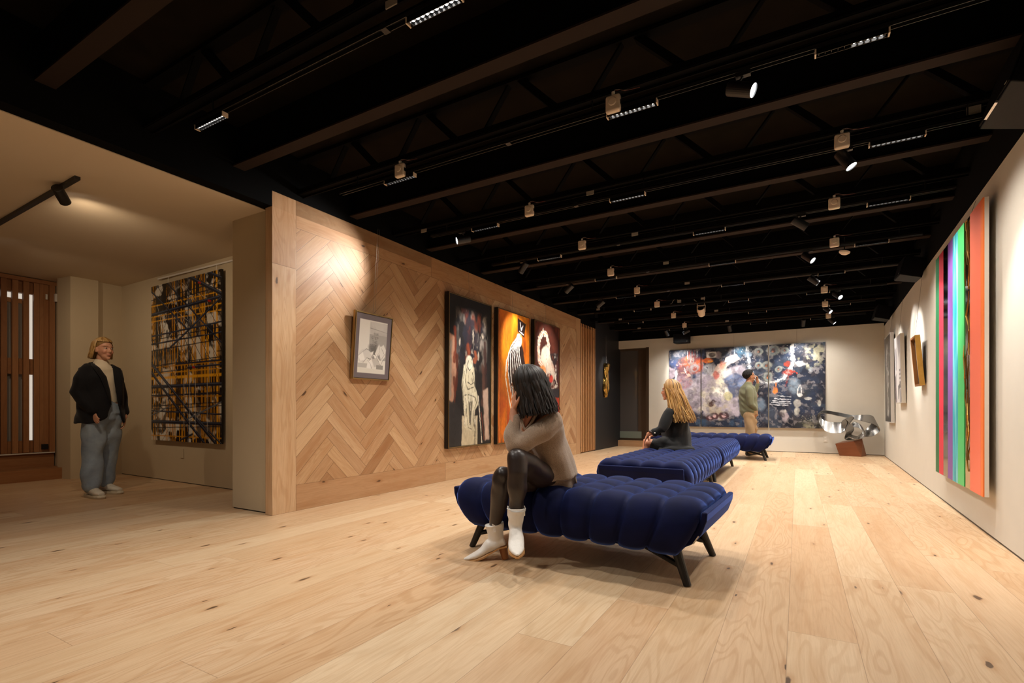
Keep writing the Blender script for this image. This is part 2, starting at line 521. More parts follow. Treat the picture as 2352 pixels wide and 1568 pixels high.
# ------------------------------------------------------------------ dark glass door in the back wall, with a step
GLK = NT('dark_glass'); GLK.b.inputs['Base Color'].default_value = lin('#54504e'); GLK.b.inputs['Roughness'].default_value = 0.08
GLK.b.inputs['Specular IOR Level'].default_value = 0.8
GLASSD = GLK.m
BRONZE = simple('bronze_frame', '#4a3d30', 0.4, metal=0.5)
d1 = tag(MB().box((-3.62, 12.60, 1.32), (0.92, 0.02, 2.34)).build('door_1', GLASSD), kind='structure')
m = MB()
for x in (-4.055, -3.225): m.box((x, 12.585, 1.32), (0.06, 0.05, 2.34))
m.box((-3.64, 12.585, 2.45), (0.80, 0.05, 0.06)); m.box((-3.64, 12.585, 0.175), (0.80, 0.05, 0.05))
m.build('frame', BRONZE, d1)
MB().box((-3.235, 12.60, 1.30), (0.07, 0.30, 2.35)).build('frame_board', BRONZE, d1)
MB().box((-3.40, 12.575, 1.32), (0.20, 0.015, 2.30)).build('sliding_panel', simple('brown_glass', '#4a3c31', 0.2), d1)
MB().box((-3.72, 12.57, 0.29), (0.62, 0.01, 0.17)).build('frosted_band', simple('frosted', '#767f74', 0.4), d1)
tag(wood_box('step_back', (-3.70, 12.55, 0.075), (0.80, 0.30, 0.15), WALLW, None, 0), kind='structure')

# ------------------------------------------------------------------ slatted wooden door of the alcove, steps
d3 = tag(MB().box((-9.10, 1.9, 1.48), (0.03, 2.0, 2.32)).build('door_3', simple('frosted_pane', '#8f8b84', 0.3)), kind='structure')
tag(d3, label=None)
m = []
for i in range(13):
    y = 2.590 - 0.108 * i
    m.append(((-8.955, y, 1.49), (0.05, 0.058, 2.28), 2))
sl = m
for it in sl: wood_box('slat', it[0], it[1], DARKW, d3, 2)
for (yc, w) in ((2.697, 0.058), (2.748, 0.044), (2.795, 0.050)):
    wood_box('stile', (-8.965, yc, 1.49), (0.055, w * 0.96, 2.28), DARKW, d3, 2)
wood_boxes('rail', [((-9.01, 1.95, 2.56), (0.05, 1.9, 0.16), 1), ((-9.01, 1.95, 0.42), (0.05, 1.9, 0.17), 1), ((-9.01, 1.95, 1.50), (0.05, 1.9, 0.21), 1)], DARKW, d3)
wood_box('door_head', (-8.95, 1.9, 2.655), (0.10, 2.0, 0.05), DARKW, d3, 1)
wood_box('inner_rail', (-9.07, 2.15, 2.38), (0.02, 0.98, 0.06), DOORW, d3, 1)
wood_box('frame_post', (-8.95, 2.85, 1.49), (0.09, 0.06, 2.32), DARKW, d3, 2)
LITP = simple('daylit_pane', '#e8e2d4', 0.5, emit=((1, 0.93, 0.82, 1), 0.55))
MB().box((-9.075, 2.69, 1.50), (0.02, 0.09, 1.98)).build('side_pane', LITP, d3)
MB().box((-9.075, 2.15, 2.445), (0.02, 0.98, 0.07)).build('top_pane', LITP, d3)
MB().box((-8.905, 2.77, 0.42), (0.02, 0.07, 0.07)).build('floor_lock', BLACKM, d3)
MB().box((-8.92, 2.3, 0.338), (0.05, 1.15, 0.012)).build('threshold', simple('threshold_metal', '#d8d0c4', 0.4), d3)
tag(wood_box('step_upper', (-9.06, 1.2, 0.165), (0.24, 3.36, 0.33), DARKW, None, 1), kind='structure')
tag(wood_box('step_lower', (-8.77, 1.2, 0.075), (0.44, 3.36, 0.15), DARKW, None, 1), kind='structure')
wd = thing('door_sensor', 'small white door contact on the jamb beside the slatted wooden door', 'sensor', (-8.90, 2.885, 2.46))
MB().box((0.03, -0.01, 0), (0.05, 0.025, 0.11)).build('housing', WHITEP, wd, bevel=0.004)
MB().box((0.005, -0.10, 0.0), (0.012, 0.02, 0.07)).build('magnet', WHITEP, wd)

# outlets
def outlet(name, label, loc, rz, blank=False):
    t = thing(name, label, 'outlet', loc, rz)
    MB().box((0, -0.003, 0), (0.075, 0.006, 0.118)).build('cover_plate', PAINT if not blank else PAINT2, t, bevel=0.002)
    if not blank:
        for s in (-1, 1): MB().box((0, -0.0065, 0.026 * s), (0.034, 0.003, 0.03)).build('socket', WHITEP, t, bevel=0.001)
    return t
outlet('wall_outlet', 'beige power outlet on the back wall left of the steel sculpture', (0.51, 12.46, 0.30), 0)
outlet('wall_outlet', 'blank beige outlet plate low on the alcove wall under the scaffolding picture', (-6.75, 3.43, 0.37), radians(-1.3), True)

# ------------------------------------------------------------------ ceiling beams and trusses
def beam_at(i):
    y = 1.235 + 1.213 * i
    t = thing('ceiling_beam', None, None, (0, y, 2.89), kind='structure')
    MB().box((-1.25, 0, 0.18), (5.7, 0.02, 0.30)).build('web', BEAMB, t)
    MB().box((-1.25, 0, 0.006), (5.7, 0.10, 0.012)).build('flange', FLANGE_LIT, t)
for i in range(-2, 10): beam_at(i)
def truss_at(i):
    y = TY[i]
    t = thing('ceiling_truss', None, None, (0, y, 2.86), kind='structure')
    m = MB()
    m.box((-1.25, 0, 0.03), (5.7, 0.09, 0.008)); m.box((-1.25, 0.02, 0.04), (5.7, 0.008, 0.06)); m.box((-1.25, -0.035, 0.045), (5.7, 0.008, 0.05))
    m.build('bottom_chord', BEAMB, t)
    MB().box((-1.25, 0, 0.335), (5.7, 0.08, 0.02)).build('top_chord', BEAMB, t)
    for q in range(8):
        xt = 1.58 - 0.81 * q - (0.02 * i)
        if xt < -3.9 or xt > 1.5: continue
        MB().bar((xt + 0.02, 0, 0.335), (xt + 0.30, 0, 0.05), 0.045, 0.05, (0, 1, 0)).build('diagonal', BEAMB, t)
        MB().bar((xt - 0.07, 0, 0.335), (xt - 0.29, 0, 0.05), 0.012, 0.045, (0, 1, 0)).build('diagonal', BEAMB, t)
TY = [1.80, 3.04, 4.27, 5.50, 6.76, 7.99, 9.21, 10.45, 11.78]
for i in range(9): truss_at(i)
# ------------------------------------------------------------------ lighting tracks, linear modules, spotlights
EMI = simple('lamp_lens', '#ffffff', 0.4, emit=((1.0, 0.95, 0.9, 1), 14.0))
EMS = simple('spot_lens', '#ffffff', 0.4, emit=((0.95, 0.98, 1.0, 1), 12.0))
OFFL = simple('unlit_lens', '#2a2622', 0.2)
REFL = simple('module_reflector', '#191919', 0.18, metal=0.6)
TRK = [1.82, 3.02, 4.25, 5.48, 6.75, 7.98, 9.20, 10.45, 11.80]
ORD = ['nearest the camera', 'second from the camera', 'third from the camera', 'fourth from the camera', 'fifth from the camera',
       'fourth from the back wall', 'third from the back wall', 'second from the back wall', 'nearest the back wall']
feeds = [-1.67, None, -1.60, -1.55, -1.50, -1.46, -1.42, -1.37, -1.33]
feeds2 = [None, None, -3.49, None, None, None, -3.32, -3.28, -3.25]
def track(i):
    t = thing('lighting_track', 'long black lighting track under the ceiling, %s' % ORD[i], 'lighting track', (0, TRK[i], 2.788), group='black lighting tracks')
    x0, x1 = -3.42, 1.15
    m = MB()
    m.box(((x0+x1)/2, 0, 0.012), (x1-x0, 0.036, 0.012)); m.box(((x0+x1)/2, -0.016, 0), (x1-x0, 0.004, 0.03)); m.box(((x0+x1)/2, 0.016, 0), (x1-x0, 0.004, 0.03))
    m.build('rail', BLACKM, t)
    for x in (x0 + 0.2, (x0+x1)/2, x1 - 0.2): MB().cyl((x, 0, 0.018), (x, 0, 0.10), 0.005, 8).build('hanger', BLACKM, t)
    for f in (feeds[i], feeds2[i]):
        if f: MB().box((f, -0.045, 0.057), (0.07, 0.006, 0.035)).build('feed_plate', GREYP, t)
    for xj in (-1.75, ):
        MB().box((xj, 0, -0.001), (0.035, 0.038, 0.034)).build('joint', BLACKM2, t)
for i in range(9): track(i)
tag(MB().box((0.98, 4.29 - 0.04, 2.84), (0.07, 0.006, 0.05)).build('junction_plate', GREYP), 'dim grey plate near the ceiling beside the big corner speaker', 'junction plate')

def make_module(label, loc, lit=10):
    t = thing('linear_lamp', label, 'lamp', loc, group='ten-lens linear lamps on the ceiling tracks')
    L = 0.30
    m = MB()
    m.box((0, 0, 0.012), (L, 0.034, 0.006)); m.box((0, -0.0155, -0.002), (L, 0.003, 0.026)); m.box((0, 0.0155, -0.002), (L, 0.003, 0.026))
    for q in range(11): m.box((-L/2 + 0.012 + q * (L - 0.024) / 10, 0, -0.003), (0.0022, 0.03, 0.018))
    m.build('housing', REFL, t)
    for s in (-1, 1): MB().box((s * (L/2 + 0.003), 0, -0.002), (0.007, 0.036, 0.028)).build('end_cap', CREAM, t)
    if lit == 10:
        m = MB()
    a = MB(); b = MB()
    for q in range(10):
        x = -L/2 + 0.012 + (q + 0.5) * (L - 0.024) / 10
        (a if q >= 10 - lit else b).lathe([(0.0001, 0.0), (0.009, 0.0), (0.0105, 0.004)], (x, 0, -0.002), 12)
    a.build('lens', EMI, t)
    if lit < 10: b.build('unlit_lens', OFFL, t)
    return t
def lamp(name, loc, aim, power, size, blend=0.6, radius=0.03, col=WARM):
    l = bpy.data.lights.new(name, 'SPOT'); l.energy = power; l.spot_size = radians(size); l.spot_blend = blend
    l.shadow_soft_size = radius; l.color = col
    o = bpy.data.objects.new(name, l); COL.objects.link(o)
    o.location = loc
    d = Vector(aim) - Vector(loc)
    o.rotation_euler = d.to_track_quat('-Z', 'Y').to_euler()
    return o
MODS = [(0, [(-3.245, 'left-hand'), (-1.45, 'middle')]),
        (1, [(-2.75, 'left-hand'), (-0.88, 'middle'), (0.233, 'right-hand, half lit')]),
        (2, [(-2.735, 'left-hand'), (-1.277, 'middle'), (0.585, 'right-hand')]),
        (3, [(-2.605, 'left-hand'), (-0.79, 'middle'), (0.695, 'right-hand')]),
        (4, [(-2.335, 'left-hand'), (-0.82, 'middle'), (0.707, 'right-hand')]),
        (5, [(-2.427, 'left-hand'), (-0.825, 'middle'), (0.394, 'right-hand')]),
        (6, [(-2.48, 'left-hand'), (-0.863, 'middle'), (0.28, 'right-hand')]),
        (7, [(-2.96, 'left-hand'), (-0.655, 'middle'), (0.643, 'right-hand')]),
        (8, [(-2.40, 'left-hand'), (-0.72, 'middle'), (0.382, 'right-hand')])]
base = None
for i, row in MODS:
    for x, w in row:
        lab = '%s linear lamp on the lighting track %s' % (w, ORD[i])
        if 'half lit' in w:
            t = make_module('half lit right-hand linear lamp on the lighting track second from the camera', (x, TRK[i], 2.757), 5)
        elif base is None:
            t = base = make_module(lab, (x, TRK[i], 2.757))
        else:
            t = dup(base, (x, TRK[i], 2.757), lab)
        pw = LAMP_LINEAR * (0.5 if 'half' in w else 1.0)
        lamp('linear_or_fill_light', (x, TRK[i], 2.735), (x, TRK[i], 0), pw * ((0.45 if x < -3 else 0.55) if i == 0 else 0.85 if i == 1 else 1.08), 136, 1.0, 0.06)

# unseen lamps added behind the camera, without fixtures, to brighten near floor and stub wall
for yb in (0.60, -0.62, -1.84):
    for xb in (-2.75, -0.85, 0.55):
        lamp('linear_or_fill_light', (xb, yb, 2.735), (xb, yb, 0), LAMP_LINEAR * (1.5 if (xb < -2 and yb > 0) else 0.10), 136, 1.0, 0.06)
def make_spot(label, loc, aim, lit=True, mat=None, power=None, size=38, blend=0.7, col=COOLW):
    t = thing('cylinder_spotlight', label, 'spotlight', loc, group='cylinder spotlights on the ceiling tracks' if lit is not None else None)
    d = (Vector(aim) - Vector(loc)).normalized()
    R = d.to_track_quat('Z', 'Y').to_matrix()
    body = [(0.0001, -0.085), (0.036, -0.085), (0.0385, -0.080), (0.0385, 0.060), (0.0355, 0.060), (0.0335, 0.046)]
    MB().lathe(body, (0, 0, 0), 24, R).build('body', mat or BLACKM2, t, smooth=False)
    MB().lathe([(0.0001, 0.052), (0.0350, 0.052)], (0, 0, 0), 24, R).build('lens', EMS if lit else OFFL, t)
    b = R @ Vector((0, 0, -0.05))
    MB().cyl((b.x, b.y, b.z), (0, 0, 0.075), 0.006, 8).build('bracket', BLACKM, t)
    MB().box((0, 0, 0.082), (0.075, 0.03, 0.022)).build('track_adapter', BLACKM, t)
    if lit:
        p = Vector(loc) + d * 0.075
        lamp('spotlight_light', p, aim, power or LAMP_SPOT, size, blend, 0.03, col)
    return t
ZS = 2.68
S = [((-0.26, 3.02, ZS), (1.20, 2.75, 1.95), 'black cylinder spotlight with round white face, on the second track, nearest the camera', 0.8, 46),
     ((0.30, 4.25, ZS), (1.16, 4.0, 1.2), 'very bright black spotlight just left of the second track lamp on the right side', 0.9, 60),
     ((-3.02, 4.25, ZS), (XW, 3.20, 2.30), 'black spotlight turned to the small black and white picture', 0.95, 60),
     ((0.03, 5.48, ZS), (1.26, 5.75, 1.75), 'black spotlight with a thin white slit face on the fourth track', 1.1, 44),
     ((0.115, 6.75, ZS), (1.27, 6.2, 1.5), 'black spotlight with a bright oval face on the fifth track', 1.3, 44),
     ((0.20, 7.98, ZS), (1.37, 8.1, 1.7), 'black spotlight with a bright half face on the track fourth from the back wall', 1.3, 40),
     ((0.54, 9.20, ZS), (1.42, 8.3, 1.7), 'dim tilted spotlight on the right of the track third from the back wall', 0.9, 46),
     ((0.47, 10.45, ZS), (1.42, 9.9, 1.7), 'bright chevron-shaped spotlight beside a cream box on the second last track', 1.0, 46),
     ((0.10, 11.80, ZS), (0.0, 12.45, 1.75), 'spotlight with a thin bright slit near the top of the back wall', 1.0, 62),
     ((0.60, 11.80, ZS), (1.50, 11.6, 1.7), 'dim grey spotlight furthest right in front of the back wall', 0.7, 60),
     ((-2.97, 5.48, ZS), (XW, 5.75, 1.7), 'dark spotlight in the left half of the fourth track', 1.0, 50),
     ((-2.90, 6.75, ZS), (XW, 6.95, 1.95), 'dark spotlight in the left half of the fifth track', 1.15, 50),
     ((-2.86, 7.98, ZS), (XW, 8.10, 1.95), 'dark spotlight at left on the track fourth from the back wall', 1.0, 50),
     ((-2.62, 11.80, ZS), (-2.3, 12.45, 1.7), 'left of the two dark spotlights above the left end of the back wall', 0.9, 62),
     ((-2.20, 11.80, ZS), (-3.9, 11.4, 1.8), 'right of the two dark spotlights above the left end of the back wall', 1.0, 26),
     ((-1.28, 11.80, ZS), (-1.1, 12.45, 1.7), 'dark spotlight in front of the middle of the back wall', 1.0, 62)]
for loc, aim, lab, pf, sz in S:
    make_spot(lab, loc, aim, True, None, LAMP_SPOT * pf, sz)

# ------------------------------------------------------------------ alcove track and its spotlights
t = thing('ceiling_track', 'black ceiling track on the beige alcove ceiling at far left', 'lighting track', (0, 1.665, 2.69))
MB().bar((-7.6, 0.06, -0.012), (-4.74, 0.0, -0.012), 0.035, 0.024).build('rail', BLACKM, t)
make_spot('black spotlight clipped to the alcove ceiling track', (-5.03, 1.668, 2.60), (-6.9, 3.3, 1.4), True, BLACKM, 46, 120, 1.0, (1.0, 0.78, 0.55))
make_spot('black spotlight cut by the left edge of the photograph under the alcove ceiling', (-7.06, 1.655, 2.60), (-7.9, 3.2, 1.0), True, BLACKM, 34, 120, 1.0, (1.0, 0.78, 0.55))
# ------------------------------------------------------------------ velvet benches
VK = NT('blue_velvet')
VK.b.inputs['Base Color'].default_value = lin('#060c34')
VK.b.inputs['Roughness'].default_value = 0.75
VK.b.inputs['Specular IOR Level'].default_value = 0.15
VK.b.inputs['Sheen Weight'].default_value = 0.85
VK.b.inputs['Sheen Roughness'].default_value = 0.3
VK.b.inputs['Sheen Tint'].default_value = lin('#6c92ff')
_n = VK.noise(VK.pos(), 7, 4, 0.6)
VK.link(VK.ramp(_n, [(0.3, lin('#040a2c')), (0.7, lin('#08103c'))]), VK.b.inputs['Base Color'])
VELVET = VK.m
VELVETD = simple('dark_velvet', '#0b1336', 0.8, spec=0.1, sheen=0.25)

def bench(name, label, loc, rz, L, ncol, nrow=4, D=0.80):
    t = thing(name, label, 'bench', loc, rz, group='blue tufted velvet benches')
    # mattress: a section swept along the length, wrapping the long sides
    half = D / 2
    sec = []   # (y, z, tparam on the top or None)
    for i in range(9):      # front side, bottom to top
        a = -0.5 * pi + pi * 0.5 * 0 + i / 8 * pi * 0.95
        sec.append((-half + 0.075 - 0.085 * cos(a * 0.98), 0.30 + 0.118 * sin(a)))
    def topz(y): return 0.418
    m = 34
    tops = [(-half + 0.075 + (D - 0.15) * i / m, 0.418) for i in range(1, m)]
    back = [(-y, z) for (y, z) in reversed(sec)]
    sec = sec + tops + back
    # row parameter by arc position over the top
    ns = ncol * 12
    vs = []; fs = []
    M = len(sec)
    n_side = 9
    for i in range(ns + 1):
        s = i / ns
        fc = (s * ncol) % 1.0
        hs = (max(0.0, 1 - (2 * fc - 1) ** 2)) ** 0.5 if 0 < i < ns else 0.0
        for j, (y, z) in enumerate(sec):
            ft = (y + half) / D * nrow
            ff = ft % 1.0
            on_top = n_side - 2 <= j < M - n_side + 2
            ht = (max(0.0, 1 - (2 * ff - 1) ** 2)) ** 0.5 if on_top else 0.9
            if not on_top: ht = 0.95
            hh = hs ** 0.9 * (0.35 + 0.65 * ht) + 0.16 * ht
            # normal of the section
            p0 = sec[max(0, j-1)]; p1 = sec[min(M-1, j+1)]
            dy, dz = p1[0]-p0[0], p1[1]-p0[1]
            l = hypot(dy, dz) or 1
            ny, nz = -dz / l, dy / l
            fade = 1.0 if j not in (0, M-1) else 0.2
            A = (0.040 if on_top else 0.030) * hh * fade
            zz = z + nz * A; yy = y + ny * A
            pull = 1 - 0.16 * max(0.0, (0.40 - z) / 0.22) ** 1.6
            x = (s - 0.5) * (L - 0.07) * pull
            # round the ends down
            e = min(s, 1 - s) * L
            if e < 0.07: zz -= 0.018 * (1 - e / 0.07) ** 2
            vs.append((x, yy, zz))
    for i in range(ns):
        for j in range(M - 1):
            fs.append((i*M+j, (i+1)*M+j, (i+1)*M+j+1, i*M+j+1))
    fs.append(tuple(range(M))); fs.append(tuple(ns*M + j for j in range(M-1, -1, -1)))
    mm = MB(); mm.add(vs, fs)
    mm.build('mattress', VELVET, t, smooth=True)
    bt = []
    for i in range(1, ncol):
        for r in range(1, nrow):
            bt.append(((i / ncol - 0.5) * (L - 0.07), -half + D * r / nrow))
    for (x, y) in bt:
        MB().ell((x, y, 0.421), (0.010, 0.010, 0.004), 10, 5).build('button', VELVET, t, smooth=True)
    # curved upholstered shell: bottom and both flared ends
    h = L / 2
    cur = [(-h, 0.405), (-h + 0.004, 0.36), (-h + 0.03, 0.29), (-h + 0.075, 0.235), (-h + 0.15, 0.195), (-h + 0.26, 0.178)]
    inner = [(x + 0.030 if i < 4 else x + 0.012, z + (0.0 if i == 0 else 0.010 + 0.004 * i)) for i, (x, z) in enumerate(cur)]
    for sg, nm in ((-1, 'end_panel'), (1, 'end_panel')):
        out = [(-sg * x, z) for x, z in cur]; inn = [(-sg * x, z) for x, z in inner]
        poly = out + inn[::-1]
        rot = Matrix(((1, 0, 0), (0, 0, 1), (0, 1, 0)))      # prism z -> y
        MB().prism(poly, -half + 0.012, half - 0.012, rot).build(nm, VELVET, t, bevel=0.010, seg=3)
    MB().box((0, 0, 0.186), (L - 0.46, D - 0.10, 0.03)).build('base', VELVETD, t, bevel=0.008)
    lx, ly = h - 0.11, half - 0.075
    for sx in (-1, 1):
        for sy in (-1, 1):
            a = Vector((sx * (lx - 0.075), sy * (ly - 0.04), 0.190)); b = Vector((sx * lx, sy * ly, 0.0))
            lg = MB().tube([a, b], [0.028, 0.020], 14).build('leg', LEGM, t, smooth=False)
            c = a.lerp(b, 0.52)
            MB().tube([c, (sx * (lx - 0.42), sy * (ly - 0.20), 0.180)], [0.015, 0.018], 10).build('brace', LEGM, t)
    MB().box((h - 0.055, -half + 0.012, 0.262), (0.006, 0.004, 0.05), Matrix.Rotation(radians(32), 3, 'Y')).build('care_tag', WHITEP, t)
    return t
bench('velvet_bench', 'short blue tufted velvet bench in the foreground with a woman in white boots', (-1.185, 3.085, 0), radians(-3), 1.63, 8)
bench('velvet_bench', 'long blue velvet bench end-on behind the foreground bench, under the woman in a black blazer', (-1.245, 5.60, 0), radians(90), 2.22, 11)
bench('velvet_bench', 'long blue velvet bench touching the far end of the end-on bench', (-1.245, 7.86, 0), radians(90), 2.22, 11)
bench('velvet_bench', 'far blue velvet bench set crosswise in front of the standing man', (-1.50, 10.47, 0), radians(0), 2.22, 11, D=0.80)
# ------------------------------------------------------------------ people
def bake(o):
    dg = bpy.context.evaluated_depsgraph_get(); dg.update()
    me = bpy.data.meshes.new_from_object(o.evaluated_get(dg))
    o.modifiers.clear(); old = o.data; o.data = me
    return o
def fuse(name, m, mat, parent, voxel=0.008, sm=6, fac=0.5, noise=None):
    """melt the limbs collected in m into one continuous skin"""
    o = m.build(name, mat)
    r = o.modifiers.new('r', 'REMESH'); r.mode = 'VOXEL'; r.voxel_size = voxel; r.use_smooth_shade = True
    s = o.modifiers.new('s', 'SMOOTH'); s.factor = fac; s.iterations = sm
    bake(o)
    o.data.name = name
    if not o.data.materials: o.data.materials.append(mat)
    o.data.polygons.foreach_set('use_smooth', [True] * len(o.data.polygons))
    if noise:
        me = o.data; co = np.empty(len(me.vertices) * 3); me.vertices.foreach_get('co', co); co = co.reshape(-1, 3)
        no = np.empty(len(me.vertices) * 3); me.vertices.foreach_get('normal', no); no = no.reshape(-1, 3)
        co += no * noise(co)[:, None]
        me.vertices.foreach_set('co', co.reshape(-1)); me.update()
    o.parent = parent
    return o
def folds(amp, fx, fy, fz, ph=0.0):
    def f(c):
        w = np.sin(c[:, 0]*9+c[:, 2]*5+ph)*1.3 + np.sin(c[:, 1]*11-c[:, 2]*7)*1.1
        return amp * (np.sin(c[:, 0]*fx + c[:, 1]*fy + c[:, 2]*fz + w*2.0 + ph) * 0.6 + np.sin(c[:, 0]*fx*0.55 - c[:, 1]*fy*0.6 + c[:, 2]*fz*0.7 + w*3) * 0.4)
    return f
class Frame:
    """local frame: origin, F forward, U up, Lf left"""
    def __init__(s, c, F, U=(0, 0, 1)):
        s.c = Vector(c); s.U = Vector(U).normalized(); F = Vector(F); F = F - s.U * F.dot(s.U); s.F = F.normalized(); s.L = s.U.cross(s.F)
        s.M = Matrix((s.F, s.L, s.U)).transposed()
    def __call__(s, f, l, u): return s.c + s.F * f + s.L * l + s.U * u
def head_parts(m, fr, k=1.0, beard=False):
    """head centred on fr; 0.225 m tall"""
    e = lambda p, r: m.ell(fr(p[0]*k, p[1]*k, p[2]*k), (r[0]*k, r[1]*k, r[2]*k), 24, 16, fr.M)
    e((-0.012, 0, 0.035), (0.093, 0.075, 0.082))         # skull
    e((0.018, 0, -0.010), (0.072, 0.064, 0.080))         # face
    e((0.036, 0, -0.066), (0.044, 0.047, 0.040))         # jaw
    e((0.066, 0, -0.094), (0.017, 0.021, 0.016))         # chin
    e((0.074, 0, 0.030), (0.018, 0.050, 0.013))          # brow
    for s in (-1, 1):
        e((0.058, 0.034*s, -0.026), (0.026, 0.021, 0.024))   # cheek
        e((-0.004, 0.074*s, -0.008), (0.016, 0.009, 0.029))  # ear
        e((0.001, 0.080*s, 0.002), (0.013, 0.006, 0.018))
    m.tube([fr(0.082*k, 0, 0.020*k), fr(0.096*k, 0, -0.008*k), fr(0.104*k, 0, -0.024*k)], [0.007*k, 0.009*k, 0.010*k], 10)
    e((0.094, 0, -0.028), (0.013, 0.016, 0.009))
    e((0.083, 0, -0.054), (0.012, 0.023, 0.006)); e((0.080, 0, -0.064), (0.012, 0.020, 0.007))
def skin_colour(o, frs, skin, lips, brow, beard=None):
    """colour attribute: skin with lips, brows (paint that stays with the skin)"""
    me = o.data; n = len(me.vertices)
    co = np.empty(n*3); me.vertices.foreach_get('co', co); co = co.reshape(-1, 3)
    C = np.ones((n, 4)); C[:, :3] = lin(skin)[:3]
    rs = np.random.RandomState(3)
    for fr, k in frs:
        d = (co - np.array(fr.c)) / k
        f = d @ np.array(fr.F); l = d @ np.array(fr.L); u = d @ np.array(fr.U)
        def put(w, c):
            w = np.clip(w, 0, 1)[:, None]
            C[:, :3] = C[:, :3]*(1-w) + np.array(lin(c)[:3])*w
        near = f > 0.03
        put(near * np.exp(-((l/0.024)**2)**2 - ((u+0.059)/0.010)**2*1.0) * 0.85 * (f > 0.06), lips)
        for s in (-1, 1):
            put((f > 0.045) * np.exp(-(((l - s*0.032)/0.021)**2)**2 - ((u-0.031-0.10*(0.03-abs(l)))/0.0055)**2) * 0.9, brow)
            put((f > 0.04) * np.exp(-((l-s*0.030)/0.016)**2 - ((u-0.010)/0.007)**2) * 0.6, brow)
            put((f > 0.02) * np.exp(-((l-s*0.045)/0.02)**2 - ((u+0.03)/0.022)**2) * 0.18, '#b4584a')
        if beard:
            w = np.exp(-((f-0.085)/0.03)**2) * ((u < -0.070) & (abs(l) < 0.045)) * 0.9 + (f > 0.07) * np.exp(-((u+0.045)/0.006)**2 - (l/0.028)**4) * 0.85
            put(w, beard)
    at = me.color_attributes.new('Col', 'FLOAT_COLOR', 'POINT')
    at.data.foreach_set('color', C.reshape(-1))
def skin_mat(name):
    k = NT(name); a = k.new('ShaderNodeAttribute', attribute_name='Col')
    n = k.noise(k.pos(), 60, 3)
    k.link(k.mix(k.math('MULTIPLY', k.smooth(n, 0.4, 0.8), 0.12), a.outputs['Color'], lin('#9a4c3c')), k.b.inputs['Base Color'])
    k.b.inputs['Roughness'].default_value = 0.5
    k.b.inputs['Subsurface Weight'].default_value = 0.12
    k.b.inputs['Subsurface Radius'].default_value = (0.02, 0.008, 0.004)
    k.b.inputs['Subsurface Scale'].default_value = 0.3
    return k.m
SKIN = skin_mat('skin')
EYEW = simple('eye', '#d8d0c6', 0.2); EYED = simple('iris', '#20160f', 0.15)
def eyes(fr, parent, k=1.0):
    for s in (-1, 1):
        e = MB().ell(fr(0.074*k, 0.030*k*s, 0.010*k), (0.0125*k, 0.0145*k, 0.0065*k), 14, 10, fr.M).build('eye', EYEW, parent, smooth=True)
        MB().ell(fr(0.0835*k, 0.030*k*s, 0.010*k), (0.0045*k, 0.0058*k, 0.0058*k), 12, 8, fr.M).build('iris', EYED, e, smooth=True)
def hair_mat(name, cols, rough=0.35):
    k = NT(name)
    pid = k.new('ShaderNodeAttribute', attribute_name='pid').outputs['Fac']
    wn = k.new('ShaderNodeTexWhiteNoise', noise_dimensions='1D'); k.link(pid, wn.inputs['W'])
    k.link(k.ramp(wn.outputs['Value'], [(i/(len(cols)-1), lin(c)) for i, c in enumerate(cols)]), k.b.inputs['Base Color'])
    k.b.inputs['Roughness'].default_value = rough
    k.b.inputs['Specular IOR Level'].default_value = 0.55
    return k.m
